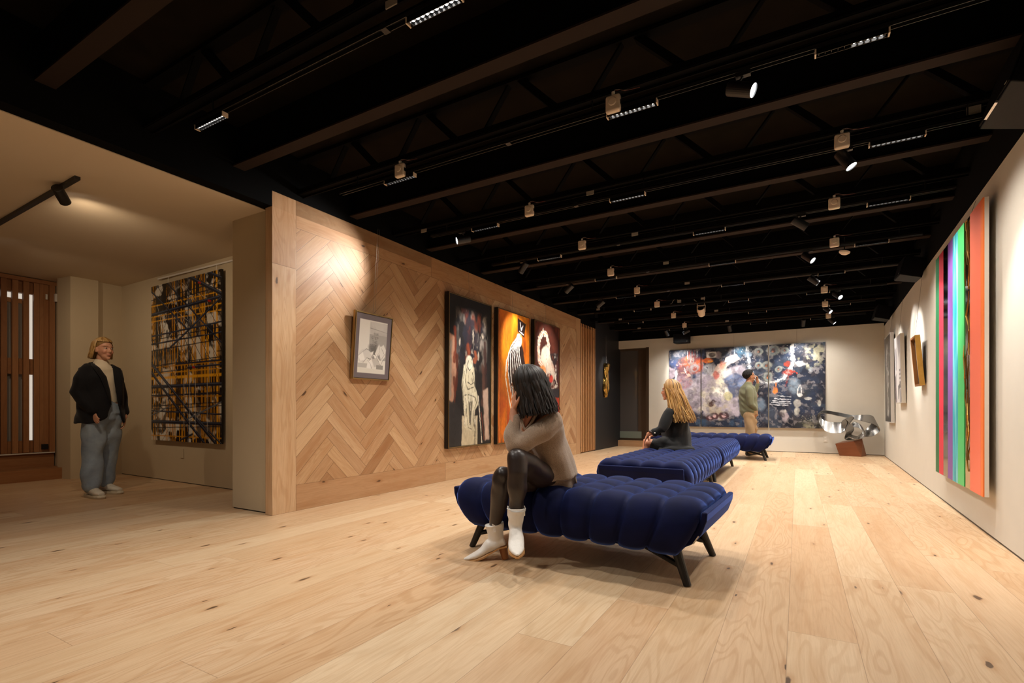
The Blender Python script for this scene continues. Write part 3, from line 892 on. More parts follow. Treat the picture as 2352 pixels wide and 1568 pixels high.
def hair(name, fr, k, mat, parent, n, length, az=(60, 300), tips=None, part=0.02, thick=0.0075, seed=1, flare=0.02, back=0.0, lift=0.0, fringe=0.0, wave=0.004, frac=1.0):
    """flattened locks falling from the parting over the skull; az = degrees round the head, 0 = face"""
    rg = random.Random(seed); V = []; F = []; P = []
    R = (0.108*k, 0.090*k, 0.100*k); cz = 0.035*k; cx = -0.012*k
    for i in range(n):
        a = radians(az[0] + (az[1] - az[0]) * ((i + rg.random()*0.6) / n))
        lay = rg.random()
        ln = length * (0.88 + 0.16*rg.random())
        off = 1.0 + 0.10 * lay
        side = sin(a); fore = cos(a)
        pts = []
        top = Vector((cx + part + 0.03*fore, 0.006*side, cz + R[2]*off))
        # great-circle like arc from crown to the widest line
        for q in range(7):
            ph = q / 6 * (pi/2) * frac
            px = cx + R[0]*off*fore*sin(ph) + part*(1 - sin(ph))
            py = R[1]*off*side*sin(ph)
            pz = cz + R[2]*off*cos(ph)
            pts.append((px, py, pz))
        ex, ey, ez = pts[-1]
        steps = 8 if frac == 1.0 else 1
        w0 = rg.random()*6
        for q in range(1, steps+1):
            t = q/steps
            tz = ez - ln*t
            sp = flare * (t**1.5) * (0.6 + 0.8*lay)
            px = ex + fore*sp - back*t + wave*sin(w0 + t*5)
            py = ey + side*sp*0.8 + wave*cos(w0*1.7 + t*4)
            pts.append((px, py, tz))
        W = [fr(*p) for p in pts]
        N = len(W); b = len(V)
        r0 = thick * k * (0.8 + 0.5*rg.random())
        prev = None
        for q in range(N):
            T = (W[min(q+1, N-1)] - W[max(q-1, 0)]).normalized()
            out = (W[q] - fr(cx, 0, min(cz, cz + (pts[q][2]-cz)))) 
            out = out - T*out.dot(T)
            if out.length < 1e-5: out = T.orthogonal()
            out.normalize(); sd = T.cross(out)
            t = q/(N-1)
            rr = r0 * (0.7 + 0.6*sin(pi*min(1, t*1.2+0.1)))
            if t > 0.8: rr *= max(0.4, 1 - (t-0.8)/0.2*0.6)
            for c in range(6):
                an = 2*pi*c/6
                V.append(W[q] + sd*cos(an)*rr*1.5 + out*sin(an)*rr*0.7)
        for q in range(N-1):
            for c in range(6):
                F.append((b+q*6+c, b+q*6+(c+1) % 6, b+(q+1)*6+(c+1) % 6, b+(q+1)*6+c)); P.append(i*1.31)
    me = bpy.data.meshes.new(name); me.from_pydata([tuple(v) for v in V], [], F)
    at = me.attributes.new('pid', 'FLOAT', 'FACE'); at.data.foreach_set('value', P)
    me.polygons.foreach_set('use_smooth', [True]*len(F)); me.materials.append(mat); me.update()
    o = bpy.data.objects.new(name, me); COL.objects.link(o); o.parent = parent
    return o
def scalp(name, fr, k, mat, parent, back=0.0, rough=0.0):
    """close cap of hair under the locks"""
    m = MB(); prof = []
    vs = []; fs = []; n, r = 28, 12
    for i in range(r+1):
        ph = i/r*radians(112)
        for j in range(n):
            a = 2*pi*j/n
            fore = cos(a)
            p = ph*(1 - (0.52 if back else 0.46)*max(0, fore)**0.9 + back*max(0, -fore)**0.7)
            if back and fore > 0.2: p *= 0.94
            jt = 1 + rough*(sin(a*9 + i*1.7)*0.5 + sin(a*17 - i*2.3)*0.5)
            vs.append(fr(k*(-0.012 + 0.101*jt*sin(p)*fore), k*0.083*jt*sin(p)*sin(a), k*(0.035 + 0.092*jt*cos(p))))
    for i in range(r):
        for j in range(n):
            fs.append((i*n+j, i*n+(j+1) % n, (i+1)*n+(j+1) % n, (i+1)*n+j))
    m.add(vs, fs)
    return m.build(name, mat, parent, smooth=True)
def hand(m, wrist, palm_dir, normal, thumb_side, curl=(0.3, 0.35, 0.4, 0.5), k=1.0, spread=0.10, thumb=0.5, straight=0.0):
    """palm, four fingers of unequal length bent towards -normal, and a thumb from the side of the palm"""
    w = Vector(wrist); d = Vector(palm_dir).normalized(); nn = Vector(normal); nn = (nn - d*nn.dot(d)).normalized()
    sd = d.cross(nn) * thumb_side
    P = lambda a, b, c: w + d*a*k + sd*b*k + nn*c*k
    m.tube([P(-0.01, 0, 0), P(0.025, 0.002, 0), P(0.06, 0.002, 0), P(0.085, 0, 0)], [(0.024*k, 0.016*k), (0.033*k, 0.015*k), (0.038*k, 0.013*k), (0.036*k, 0.010*k)], 14, True, nn)
    ln = (0.068, 0.077, 0.071, 0.056)
    for i in range(4):
        b0 = 0.027 - 0.018*i
        L = ln[i]; c = curl[i]
        base = P(0.082, b0, 0); ang = 0.0
        dirr = d + sd*(spread*(1.5 - i)*0.5)
        dirr.normalize()
        pts = [base - dirr*0.012*k, base]; cur = base; a = c*0.5
        for seg in (0.45, 0.32, 0.23):
            v = dirr*cos(a) - nn*sin(a)
            cur = cur + v*L*seg*k
            pts.append(cur); a += c*1.1
        m.tube(pts, [0.0088*k, 0.0088*k, 0.0082*k, 0.0075*k, 0.0062*k], 10)
        m.ell(pts[-1], (0.0062*k,)*3, 10, 6)
    t0 = P(0.022, 0.030, -0.002); t1 = P(0.052, 0.052 + 0.01*thumb, -0.010 - 0.01*thumb); t2 = P(0.082, 0.055, -0.020 - 0.012*thumb)
    m.tube([P(0.012, 0.018, 0), t0, t1, t2], [0.013*k, 0.0125*k, 0.0100*k, 0.0075*k], 10)
    m.ell(t2, (0.0075*k,)*3, 10, 6)
def T(m, pts, r, up=None, n=18):
    """limb with rounded ends"""
    m.tube(pts, r, n, True, up)
    for q, rr in ((pts[0], r[0]), (pts[-1], r[-1])):
        a = min(rr) if isinstance(rr, (tuple, list)) else rr
        m.ell(q, (a, a, a), 14, 8)
def cloth(name, col, rough=0.9, sheen=0.3, fine=(400, 0.08), spec=0.2, vary=0.08):
    return simple(name, col, rough, 0, spec, bumps=fine, vary=vary, sheen=sheen)
# ---- woman on the foreground bench, turned away, cheek on her hand
def bootm(m, ankle, dirf, shaft_top, up=(0, 0, 1), k=1.0, pitch=0.0):
    """ankle boot: shaft, instep, pointed toe"""
    A = Vector(ankle); f = Vector(dirf).normalized(); u = Vector(up).normalized(); u = (u - f*u.dot(f)).normalized()
    P = lambda a, c: A + f*a*k + u*c*k
    top = Vector(shaft_top)
    s = f.cross(u)
    m.tube([top, top.lerp(A, 0.3), top.lerp(A, 0.75), A, P(0.01, -0.045)], [(0.054*k, 0.060*k), (0.048*k, 0.055*k), (0.043*k, 0.050*k), (0.040*k, 0.050*k), (0.033*k, 0.045*k)], 20, True, f)
    m.tube([P(-0.045, -0.035), P(0.0, -0.040), P(0.05, -0.052), P(0.10, -0.078), P(0.145, -0.094), P(0.185, -0.100), P(0.222, -0.103)],
           [(0.028*k, 0.034*k), (0.037*k, 0.046*k), (0.040*k, 0.040*k), (0.043*k, 0.026*k), (0.042*k, 0.019*k), (0.030*k, 0.014*k), (0.008*k, 0.007*k)], 20, True, u)
LEATHER = simple('brown_black_leather', '#2b211e', 0.36, spec=0.55, vary=0.15, bumps=(9, 0.25))
KNIT = NT('oatmeal_knit')
KNIT.b.inputs['Roughness'].default_value = 0.95; KNIT.b.inputs['Sheen Weight'].default_value = 0.4
_p = KNIT.pos(); _n = KNIT.noise(_p, 420, 2)
KNIT.link(KNIT.ramp(_n, [(0.35, lin('#86705c')), (0.65, lin('#ae9782'))]), KNIT.b.inputs['Base Color'])
KNIT.bump(KNIT.noise(_p, 500, 2), 0.5, 0.003); KNIT = KNIT.m
WBOOT = simple('white_leather', '#e4e0da', 0.45, vary=0.04, bumps=(45, 0.25))
TANS = simple('tan_sole', '#b98a56', 0.5)
HEELW = simple('stacked_heel', '#8a5426', 0.45, vary=0.1)

w1 = thing('person', 'seated woman with dark bob, oatmeal sweater, leather leggings and white boots, cheek on hand', 'person', (-1.386, 2.778, 0.464))
w1['category'] = 'person'
base1 = Vector(w1.location)
def P1(p): return Vector(p) - base1
F1 = Vector((-0.583, -0.798, 0)); L1 = Vector((0.798, -0.583, 0))
def J(*a): return [P1(p) for p in a]
HF1 = Frame(P1((-1.391, 2.637, 1.052)), (-0.66, 0.18, 0), (-0.16, -0.10, 1))
HFACE = Frame(P1((-1.400, 2.632, 1.063)), (-0.72, 0.10, -0.15), (-0.22, -0.08, 1))
m = MB()
head_parts(m, HFACE)
m.tube(J((-1.396, 2.658, 1.014), (-1.401, 2.701, 0.944), (-1.396, 2.738, 0.883)), [0.048, 0.050, 0.065], 18)
m.tube(J((-1.396, 2.738, 0.883), (-1.383, 2.803, 0.733), (-1.360, 2.862, 0.552)), [(0.125, 0.075), (0.110, 0.085), (0.15, 0.105)], 20, True, F1)
m.tube(J((-1.391, 2.683, 0.909), (-1.397, 2.611, 0.807)), [(0.075, 0.03), (0.045, 0.02)], 14, True, F1)      # chest at the neckline
# legs inside the leggings
m.tube(J((-1.345, 2.894, 0.502), (-1.384, 2.480, 0.651), (-1.369, 2.454, 0.409)), [0.06, 0.045, 0.028], 14)
m.tube(J((-1.399, 2.943, 0.485), (-1.530, 2.558, 0.539), (-1.596, 2.601, 0.260)), [0.06, 0.045, 0.028], 14)
# raised arm
m.tube(J((-1.261, 2.677, 0.866), (-1.408, 2.489, 0.719), (-1.443, 2.550, 0.877), (-1.446, 2.560, 0.928)), [0.045, 0.036, 0.027, 0.024], 14)
hand(m, P1((-1.446, 2.560, 0.923)), Vector((0.02, 0.02, 1.0)), Vector((-0.75, -0.66, 0.0)), 1, curl=(0.35, 0.55, 0.75, 0.9), k=0.92, thumb=0.2)
b1 = fuse('body', m, SKIN, w1, 0.0055, 4, 0.4)
skin_colour(b1, [(HFACE, 1.0)], '#c48d70', '#a8564a', '#2c1c14')
eyes(HFACE, b1)
HM1 = hair_mat('dark_brown_hair', ['#0d0806', '#160d09', '#24160f', '#110a07'], 0.5)
scalp('hair_cap', HF1, 0.97, HM1, w1)
hair('hair', HF1, 0.96, HM1, w1, 460, 0.200, (66, 332), seed=5, flare=0.022, back=0.02, thick=0.0058, wave=0.006)
# sweater
m = MB()
T(m, J((-1.350, 2.879, 0.504), (-1.356, 2.865, 0.588), (-1.362, 2.815, 0.719), (-1.370, 2.764, 0.829), (-1.380, 2.747, 0.883)), [(0.185, 0.150), (0.175, 0.135), (0.150, 0.118), (0.160, 0.112), (0.13, 0.085)], F1, 26)
m.tube(J((-1.292, 2.717, 0.878), (-1.382, 2.723, 0.907), (-1.470, 2.753, 0.896)), [0.055, 0.052, 0.05], 16)
T(m, J((-1.259, 2.690, 0.856), (-1.288, 2.615, 0.796), (-1.344, 2.537, 0.748), (-1.400, 2.494, 0.714)), [0.066, 0.064, 0.058, 0.054], None, 18)
T(m, J((-1.402, 2.493, 0.714), (-1.423, 2.504, 0.762), (-1.435, 2.531, 0.821), (-1.441, 2.551, 0.866)), [0.054, 0.051, 0.043, 0.036], None, 18)
T(m, J((-1.508, 2.847, 0.881), (-1.518, 2.772, 0.758), (-1.479, 2.679, 0.683)), [0.06, 0.055, 0.048], None, 16)
T(m, J((-1.302, 2.987, 0.478), (-1.290, 2.879, 0.491), (-1.300, 2.735, 0.542)), [0.045, 0.045, 0.04], None, 14)
m.tube(J((-1.307, 2.916, 0.591), (-1.276, 2.956, 0.461)), [(0.13, 0.045), (0.12, 0.022)], 18, True, F1)
swf = fuse('sweater', m, KNIT, w1, 0.0075, 5, 0.5, folds(0.009, 22, 18, 34))
# open the neckline: push nothing, a deep V shown by skin laid over the knit
m = MB()
a, b, c = P1((-1.405, 2.572, 0.877)), P1((-1.328, 2.616, 0.884)), P1((-1.379, 2.581, 0.795))
m.tube([P1((-1.384, 2.613, 0.902)), P1((-1.385, 2.604, 0.866)), P1((-1.381, 2.580, 0.816))], [(0.052, 0.026), (0.038, 0.026), (0.006, 0.012)], 16, True, F1)
v1 = fuse('neckline_skin', m, SKIN, b1, 0.005, 2, 0.4)
skin_colour(v1, [], '#b97c62', '#a8564a', '#2c1c14')
m = MB()
for pts in (((-1.410, 2.569, 0.892), (-1.394, 2.561, 0.852), (-1.373, 2.561, 0.801)), ((-1.330, 2.615, 0.892), (-1.343, 2.584, 0.847), (-1.371, 2.562, 0.801))):
    m.tube(J(*pts), [0.009, 0.008, 0.008], 10)
fuse('neck_rib', m, KNIT, swf, 0.004, 1, 0.3)
# leggings
m = MB()
T(m, J((-1.334, 2.923, 0.483), (-1.355, 2.716, 0.533), (-1.366, 2.536, 0.617), (-1.374, 2.463, 0.648)), [(0.098, 0.088), (0.086, 0.078), (0.068, 0.066), (0.056, 0.060)], None, 22)
T(m, J((-1.372, 2.464, 0.643), (-1.360, 2.448, 0.569), (-1.362, 2.447, 0.484), (-1.369, 2.454, 0.414), (-1.376, 2.462, 0.358)), [0.058, 0.060, 0.055, 0.045, 0.038], None, 22)
T(m, J((-1.392, 2.982, 0.455), (-1.456, 2.738, 0.478), (-1.511, 2.546, 0.526)), [0.09, 0.078, 0.058], None, 20)
T(m, J((-1.516, 2.543, 0.531), (-1.533, 2.556, 0.456), (-1.560, 2.576, 0.360), (-1.594, 2.602, 0.270), (-1.619, 2.622, 0.210)), [0.056, 0.060, 0.054, 0.043, 0.036], None, 22)
T(m, J((-1.339, 2.967, 0.472), (-1.415, 2.900, 0.475)), [0.10, 0.10], None, 18)
fuse('leggings', m, LEATHER, w1, 0.007, 5, 0.5, folds(0.0035, 16, 12, 30, 1.0))
# boots
def boot(ankle, dirf, top, heel_len, up, lab):
    A = P1(ankle); f = Vector(dirf).normalized(); u = Vector(up); u = (u - f*u.dot(f)).normalized()
    m = MB(); bootm(m, A, f, P1(top), u)
    bt = fuse('boot', m, WBOOT, w1, 0.0045, 3, 0.4, folds(0.0022, 40, 30, 75, 2.0))
    s = f.cross(u)
    Q = lambda a, c, l=0.0: A + f*a + u*c + s*l
    # sole: outline traced round the foot
    out = [(-0.055, 0.030), (0.0, 0.034), (0.05, 0.036), (0.10, 0.045), (0.15, 0.043), (0.19, 0.028), (0.225, 0.006)]
    V = []; Fc = []
    zz = lambda a: -0.068 if a < 0.0 else (-0.068 - (a/0.11)*0.040 if a < 0.11 else -0.112)
    ring = [(a, w) for a, w in out] + [(a, -w) for a, w in reversed(out)]
    for th in (0, -0.009):
        for a, w in ring: V.append(Q(a, zz(a) + th, w))
    n = len(ring)
    Fc = [tuple(range(n)), tuple(range(2*n-1, n-1, -1))] + [(i, (i+1) % n, n+(i+1) % n, n+i) for i in range(n)]
    MB().add(V, Fc).build('sole', TANS, bt)
    MB().tube([Q(-0.026, -0.064), Q(-0.030, -0.072 - heel_len)], [(0.027, 0.027), (0.022, 0.021)], 16, True, f).build('heel', HEELW, bt)
    # decorative seams and pull tabs
    tp = P1(top)
    for sd in (-1, 1):
        q = tp + s*0.047*sd
        MB().box(q + (A - tp)*0.18, (0.006, 0.018, 0.055), Matrix((s, f, u)).transposed()).build('pull_tab', WBOOT, bt, bevel=0.002)
    MB().tube([tp + f*0.056*cos(t_) + s*0.051*sin(t_) + u*0.003*cos(2*t_) for t_ in [2*pi*i/20 for i in range(21)]], 0.0032, 6).build('top_binding', WBOOT, bt)
    return bt
boot((-1.612, 2.626, 0.146), (-0.87, -0.50, -0.20), (-1.621, 2.621, 0.218), 0.078, (0.03, 0.0, 1), '')
boot((-1.385, 2.468, 0.275), (0.50, -0.80, -0.05), (-1.371, 2.453, 0.370), 0.035, (0, 0, 1), '')

# ---- woman in the black blazer on the long bench
BLAZER = cloth('black_blazer_cloth', '#0d0d0f', 0.7, 0.12, (300, 0.05), 0.25)
w2 = thing('person', 'seated woman with long wavy blonde hair in a black blazer, hands on her bare knee', 'person', (-1.308, 6.276, 0.416))
base1 = Vector(w2.location)
F2 = Vector((-1, 0.05, 0))
HF2 = Frame(P1((-1.332, 6.171, 1.145)), (-1, 0.02, 0.06))
m = MB()
head_parts(m, HF2, 0.98)
m.tube(J((-1.323, 6.199, 1.093), (-1.309, 6.230, 1.004), (-1.295, 6.261, 0.925)), [0.046, 0.047, 0.07], 16)
m.tube(J((-1.295, 6.261, 0.925), (-1.290, 6.287, 0.687), (-1.303, 6.302, 0.500)), [(0.14, 0.085), (0.12, 0.09), (0.15, 0.11)], 18, True, F2)
m.tube(J((-1.274, 6.158, 0.499), (-1.608, 6.128, 0.516), (-1.627, 6.118, 0.255), (-1.631, 6.092, 0.077)), [0.075, 0.056, 0.050, 0.034], 16)
m.tube(J((-1.292, 6.401, 0.483), (-1.628, 6.370, 0.495), (-1.643, 6.385, 0.262), (-1.638, 6.365, 0.077)), [0.075, 0.056, 0.050, 0.034], 16)
for q in ((-1.631, 6.092, 0.077), (-1.638, 6.365, 0.077)):
    a = P1(q); m.tube([a + Vector((0.02, 0, -0.02)), a + Vector((-0.06, 0, -0.045)), a + Vector((-0.15, 0, -0.055))], [(0.035, 0.035), (0.038, 0.025), (0.036, 0.015)], 12, True, (0, 0, 1))
m.tube(J((-1.321, 6.073, 0.874), (-1.390, 5.999, 0.699), (-1.487, 5.979, 0.657), (-1.558, 5.996, 0.624)), [0.038, 0.030, 0.028, 0.025], 14)
hand(m, P1((-1.554, 5.998, 0.629)), Vector((-0.42, 0.1, -0.9)), Vector((-0.9, -0.1, 0.42)), 1, curl=(0.15, 0.2, 0.25, 0.3), k=0.98)
m.tube(J((-1.249, 6.448, 0.882), (-1.484, 6.406, 0.695), (-1.561, 6.190, 0.604)), [0.045, 0.038, 0.026], 12)
hand(m, P1((-1.558, 6.157, 0.601)), Vector((-0.55, -0.25, -0.75)), Vector((-0.7, -0.1, 0.6)), -1, curl=(0.2, 0.25, 0.3, 0.3), k=0.98)
b2 = fuse('body', m, SKIN, w2, 0.0065, 4, 0.4)
skin_colour(b2, [(HF2, 0.98)], '#c68a6c', '#a8544c', '#5c4026')
eyes(HF2, b2, 0.98)
HM2 = hair_mat('honey_blonde_hair', ['#7a5226', '#a87a3c', '#c89a58', '#8a5e2c', '#d2a868', '#5e3c1c', '#b98a48'], 0.48)
scalp('hair_cap', HF2, 1.0, HM2, w2)
hair('hair', HF2, 1.0, HM2, w2, 420, 0.40, (62, 298), seed=8, flare=0.045, back=0.11, thick=0.0055, wave=0.014)
m = MB()
T(m, J((-1.294, 6.307, 0.468), (-1.289, 6.310, 0.606), (-1.290, 6.287, 0.766), (-1.292, 6.274, 0.883), (-1.299, 6.258, 0.936)), [(0.215, 0.185), (0.195, 0.165), (0.175, 0.140), (0.185, 0.120), (0.10, 0.07)], F2, 26)
m.tube(J((-1.323, 6.084, 0.905), (-1.299, 6.258, 0.946), (-1.259, 6.443, 0.915)), [0.058, 0.06, 0.058], 16)
T(m, J((-1.321, 6.073, 0.874), (-1.350, 6.022, 0.781), (-1.392, 5.987, 0.695), (-1.457, 5.984, 0.663)), [0.070, 0.064, 0.060, 0.048], None, 18)
T(m, J((-1.249, 6.448, 0.871), (-1.389, 6.460, 0.679), (-1.508, 6.324, 0.643)), [0.07, 0.062, 0.048], None, 16)
T(m, J((-1.287, 6.173, 0.487), (-1.393, 6.147, 0.495), (-1.497, 6.146, 0.492)), [0.105, 0.098, 0.085], None, 18)
T(m, J((-1.330, 6.379, 0.462), (-1.475, 6.365, 0.479)), [0.095, 0.080], None, 18)
T(m, J((-1.217, 6.282, 0.472), (-1.109, 6.298, 0.454)), [0.06, 0.035], None, 16)
m.tube(J((-1.412, 5.987, 0.448), (-1.212, 6.101, 0.443), (-1.078, 6.235, 0.449)), [0.035, 0.045, 0.03], 12)
bz = fuse('blazer', m, BLAZER, w2, 0.0085, 5, 0.5, folds(0.011, 14, 12, 20, 0.6))
MB().tube(J((-1.499, 5.966, 0.668), (-1.511, 5.965, 0.647)), [0.031, 0.031], 16).build('bracelet', simple('dark_bracelet', '#3a2018', 0.5), w2, smooth=True)
MB().ell(P1((-1.454, 5.928, 0.649)), (0.009, 0.009, 0.009), 10, 6).build('sleeve_button', WHITEP, bz, smooth=True)
MB().tube(J((-1.319, 6.155, 1.019), (-1.287, 6.150, 0.977), (-1.249, 6.184, 0.925)), [(0.05, 0.006)]*3, 12).build('shirt_collar', WHITEP, w2, smooth=True)

# ---- man before the triptych
SHIRT = cloth('olive_shirt', '#7c7c62', 0.8, 0.15, (200, 0.06))
CHINO = cloth('tan_chinos', '#b0906a', 0.85, 0.1, (200, 0.06))
mn = thing('person', 'standing man with glasses, olive shirt and tan trousers, one hand in his pocket', 'person', (-0.840, 11.171, 0.000))
mn.location.z = 0
base1 = Vector(mn.location)
F3 = Vector((0.75, 0.66, 0))
HF3 = Frame(P1((-0.846, 11.145, 1.596)), (0.86, 0.46, 0.0), (-0.14, -0.08, 1))
m = MB()
head_parts(m, HF3, 1.08)
m.tube(J((-0.846, 11.145, 1.526), (-0.869, 11.132, 1.438), (-0.877, 11.127, 1.368)), [0.056, 0.058, 0.08], 14)
m.tube(J((-0.877, 11.127, 1.377), (-0.869, 11.132, 1.148), (-0.846, 11.145, 0.885)), [(0.14, 0.08), (0.13, 0.10), (0.14, 0.11)], 18, True, F3)
for dz, du in ((-0.10, 1), (0.10, -1)):
    m.tube(J((-0.830, 11.039, 0.842) if du == 1 else (-0.832, 11.268, 0.840), (-0.822, 11.032, 0.425) if du == 1 else (-0.810, 11.304, 0.413), (-0.836, 11.012, 0.078) if du == 1 else (-0.810, 11.304, 0.076)), [0.085, 0.055, 0.038], 14)
m.tube(J((-0.840, 10.953, 1.317), (-0.807, 10.937, 1.049), (-0.721, 11.043, 0.920)), [0.05, 0.042, 0.03], 14)
m.tube(J((-0.914, 11.290, 1.313), (-0.795, 11.427, 1.153), (-0.705, 11.410, 1.420), (-0.711, 11.383, 1.525)), [0.04, 0.034, 0.028, 0.026], 14)
hand(m, P1((-0.711, 11.383, 1.508)), Vector((-0.1, -0.15, 1)), Vector((0.8, 0.5, 0.1)), 1, curl=(0.6, 0.9, 1.0, 1.1), k=1.0)
hand(m, P1((-0.729, 11.039, 0.920)), Vector((0.2, 0.2, -1)), Vector((0.5, -0.8, 0)), 1, curl=(0.3, 0.3, 0.3, 0.3), k=1.0)
b3 = fuse('body', m, SKIN, mn, 0.0075, 4, 0.4)
skin_colour(b3, [(HF3, 1.08)], '#c08a68', '#9c5848', '#15100c', beard='#2a1c14')
eyes(HF3, b3, 1.08)
HM3 = hair_mat('black_hair', ['#0c0a09', '#15110f', '#1b1614'], 0.85)
hc3 = scalp('hair', HF3, 1.10, HM3, mn, 0.34, 0.03)
hair('hair_locks', HF3, 0.99, HM3, hc3, 300, 0.035, (76, 284), seed=2, flare=-0.10, back=-0.03, thick=0.0050, part=0.0)
hair('front_hair', HF3, 1.00, HM3, hc3, 160, 0.004, (-80, 80), seed=4, flare=0.0, thick=0.0050, wave=0.0, part=0.0, frac=0.56)
m = MB()
for s in (-1, 1):
    c = HF3(0.098, 0.033*s, 0.012)
    pts = [c + HF3.L*0.022*cos(t_) + HF3.U*0.018*sin(t_) for t_ in [2*pi*i/14 for i in range(15)]]
    m.tube(pts, 0.0022, 6)
    m.tube([HF3(0.095, 0.054*s, 0.018), HF3(0.0, 0.080*s, 0.016)], 0.0022, 6)
m.tube([HF3(0.099, -0.012, 0.016), HF3(0.099, 0.012, 0.016)], 0.0022, 6)
m.build('glasses', BLACKM, mn)
m = MB()
T(m, J((-0.854, 11.140, 0.894), (-0.862, 11.136, 1.061), (-0.877, 11.127, 1.254), (-0.877, 11.127, 1.368), (-0.869, 11.132, 1.429)), [(0.180, 0.165), (0.180, 0.165), (0.190, 0.155), (0.17, 0.12), (0.08, 0.08)], F3, 24)
m.tube(J((-0.840, 10.953, 1.326), (-0.877, 11.127, 1.394), (-0.916, 11.312, 1.349)), [0.062, 0.06, 0.062], 14)
T(m, J((-0.831, 10.946, 1.308), (-0.822, 10.928, 1.170), (-0.800, 10.941, 1.032), (-0.728, 11.028, 0.937)), [0.072, 0.068, 0.062, 0.045], None, 18)
T(m, J((-0.917, 11.323, 1.332), (-0.804, 11.445, 1.154), (-0.705, 11.410, 1.455)), [0.076, 0.066, 0.042], None, 16)
m.tube(J((-0.862, 11.136, 1.412), (-0.854, 11.140, 1.473)), [0.072, 0.066], 16)
fuse('shirt', m, SHIRT, mn, 0.009, 4, 0.5, folds(0.006, 20, 16, 30, 2.2))
m = MB()
T(m, J((-0.839, 11.149, 0.911), (-0.839, 11.149, 0.823)), [(0.165, 0.13), (0.175, 0.135)], F3, 22)
T(m, J((-0.838, 11.034, 0.798), (-0.822, 11.032, 0.425), (-0.836, 11.012, 0.096)), [0.105, 0.088, 0.078], None, 20)
T(m, J((-0.824, 11.273, 0.796), (-0.795, 11.312, 0.413), (-0.795, 11.312, 0.094)), [0.105, 0.088, 0.078], None, 20)
fuse('trousers', m, CHINO, mn, 0.009, 4, 0.5, folds(0.012, 24, 20, 34, 0.4))
for q in ((-0.836, 11.012, 0.078), (-0.802, 11.308, 0.076)):
    a = P1(q); a.z = 0.05
    m = MB(); d_ = F3
    m.tube([a - d_*0.07, a + d_*0.0, a + d_*0.09, a + d_*0.18], [(0.038, 0.040), (0.045, 0.048), (0.048, 0.032), (0.036, 0.022)], 16, True, (0, 0, 1))
    fuse('shoe', m, simple('dark_shoe', '#3a3430', 0.5), mn, 0.006, 2, 0.4)

# ---- woman standing in the alcove
DENIM = NT('blue_denim'); DENIM.b.inputs['Roughness'].default_value = 0.9
_p = DENIM.pos(); _n = DENIM.noise(_p, 5, 4, 0.6); _f = DENIM.noise(_p, 260, 2)
_c = DENIM.ramp(_n, [(0.3, lin('#6d7f96')), (0.7, lin('#9dadbc'))])
DENIM.link(DENIM.mix(DENIM.math('MULTIPLY', _f, 0.35), _c, lin('#a7b4c0')), DENIM.b.inputs['Base Color']); DENIM.bump(_f, 0.3, 0.002); DENIM = DENIM.m
TOPK = cloth('cream_knit_top', '#d9cdb6', 0.9, 0.2, (300, 0.2))
NAVY = cloth('dark_blazer_cloth', '#101015', 0.8, 0.1, (300, 0.05), 0.2)
w3 = thing('person', 'standing woman with shoulder-length blonde hair in dark blazer, pale jeans and white sneakers', 'person', (-6.437, 2.453, -0.001))
w3.location.z = 0
base1 = Vector(w3.location)
F4 = Vector((0.945, 0.05, 0)).normalized()
HF4 = Frame(P1((-6.453, 2.490, 1.563)), (0.95, 0.22, -0.02))
m = MB()
head_parts(m, HF4, 1.0)
m.tube(J((-6.477, 2.487, 1.522), (-6.486, 2.483, 1.438), (-6.494, 2.478, 1.354)), [0.046, 0.047, 0.08], 16)
m.tube(J((-6.494, 2.478, 1.364), (-6.481, 2.485, 1.158), (-6.473, 2.490, 0.901)), [(0.15, 0.08), (0.12, 0.09), (0.15, 0.11)], 20, True, F4)
m.tube(J((-6.445, 2.425, 0.855), (-6.453, 2.398, 0.443), (-6.436, 2.384, 0.101)), [0.085, 0.055, 0.036], 14)
m.tube(J((-6.496, 2.557, 0.863), (-6.572, 2.583, 0.447), (-6.617, 2.581, 0.090)), [0.085, 0.055, 0.036], 14)
m.tube(J((-6.467, 2.344, 1.335), (-6.496, 2.281, 1.096), (-6.371, 2.375, 0.888)), [0.047, 0.040, 0.028], 14)
hand(m, P1((-6.375, 2.373, 0.897)), Vector((0.7, -0.1, -0.7)), Vector((0.1, -1, 0.1)), 1, curl=(0.3, 0.3, 0.3, 0.3), k=0.95)
m.tube(J((-6.546, 2.621, 1.318), (-6.530, 2.676, 1.060), (-6.450, 2.676, 0.867), (-6.442, 2.681, 0.829)), [0.047, 0.040, 0.028, 0.024], 14)
hand(m, P1((-6.444, 2.679, 0.838)), Vector((0.05, -0.05, -1)), Vector((0.35, 0.93, 0)), 1, curl=(0.4, 0.5, 0.55, 0.6), k=0.92)
b4 = fuse('body', m, SKIN, w3, 0.006, 4, 0.4)
skin_colour(b4, [(HF4, 1.0)], '#c9957a', '#a4625a', '#5a4230')
eyes(HF4, b4)
HM4 = hair_mat('blonde_hair', ['#8a6638', '#b08a52', '#c8a468', '#6e4e2a', '#a07a44'], 0.4)
scalp('hair_cap', HF4, 0.95, hair_mat('blonde_roots', ['#80602f', '#80602f'], 0.7), w3)
hair('hair', HF4, 0.93, HM4, w3, 420, 0.125, (82, 278), seed=12, flare=0.015, back=0.02, thick=0.0055, part=0.02)
hair('front_hair', HF4, 0.91, HM4, w3, 190, 0.004, (-88, 88), seed=13, flare=0.0, thick=0.0055, wave=0.0, part=0.0, frac=0.64)
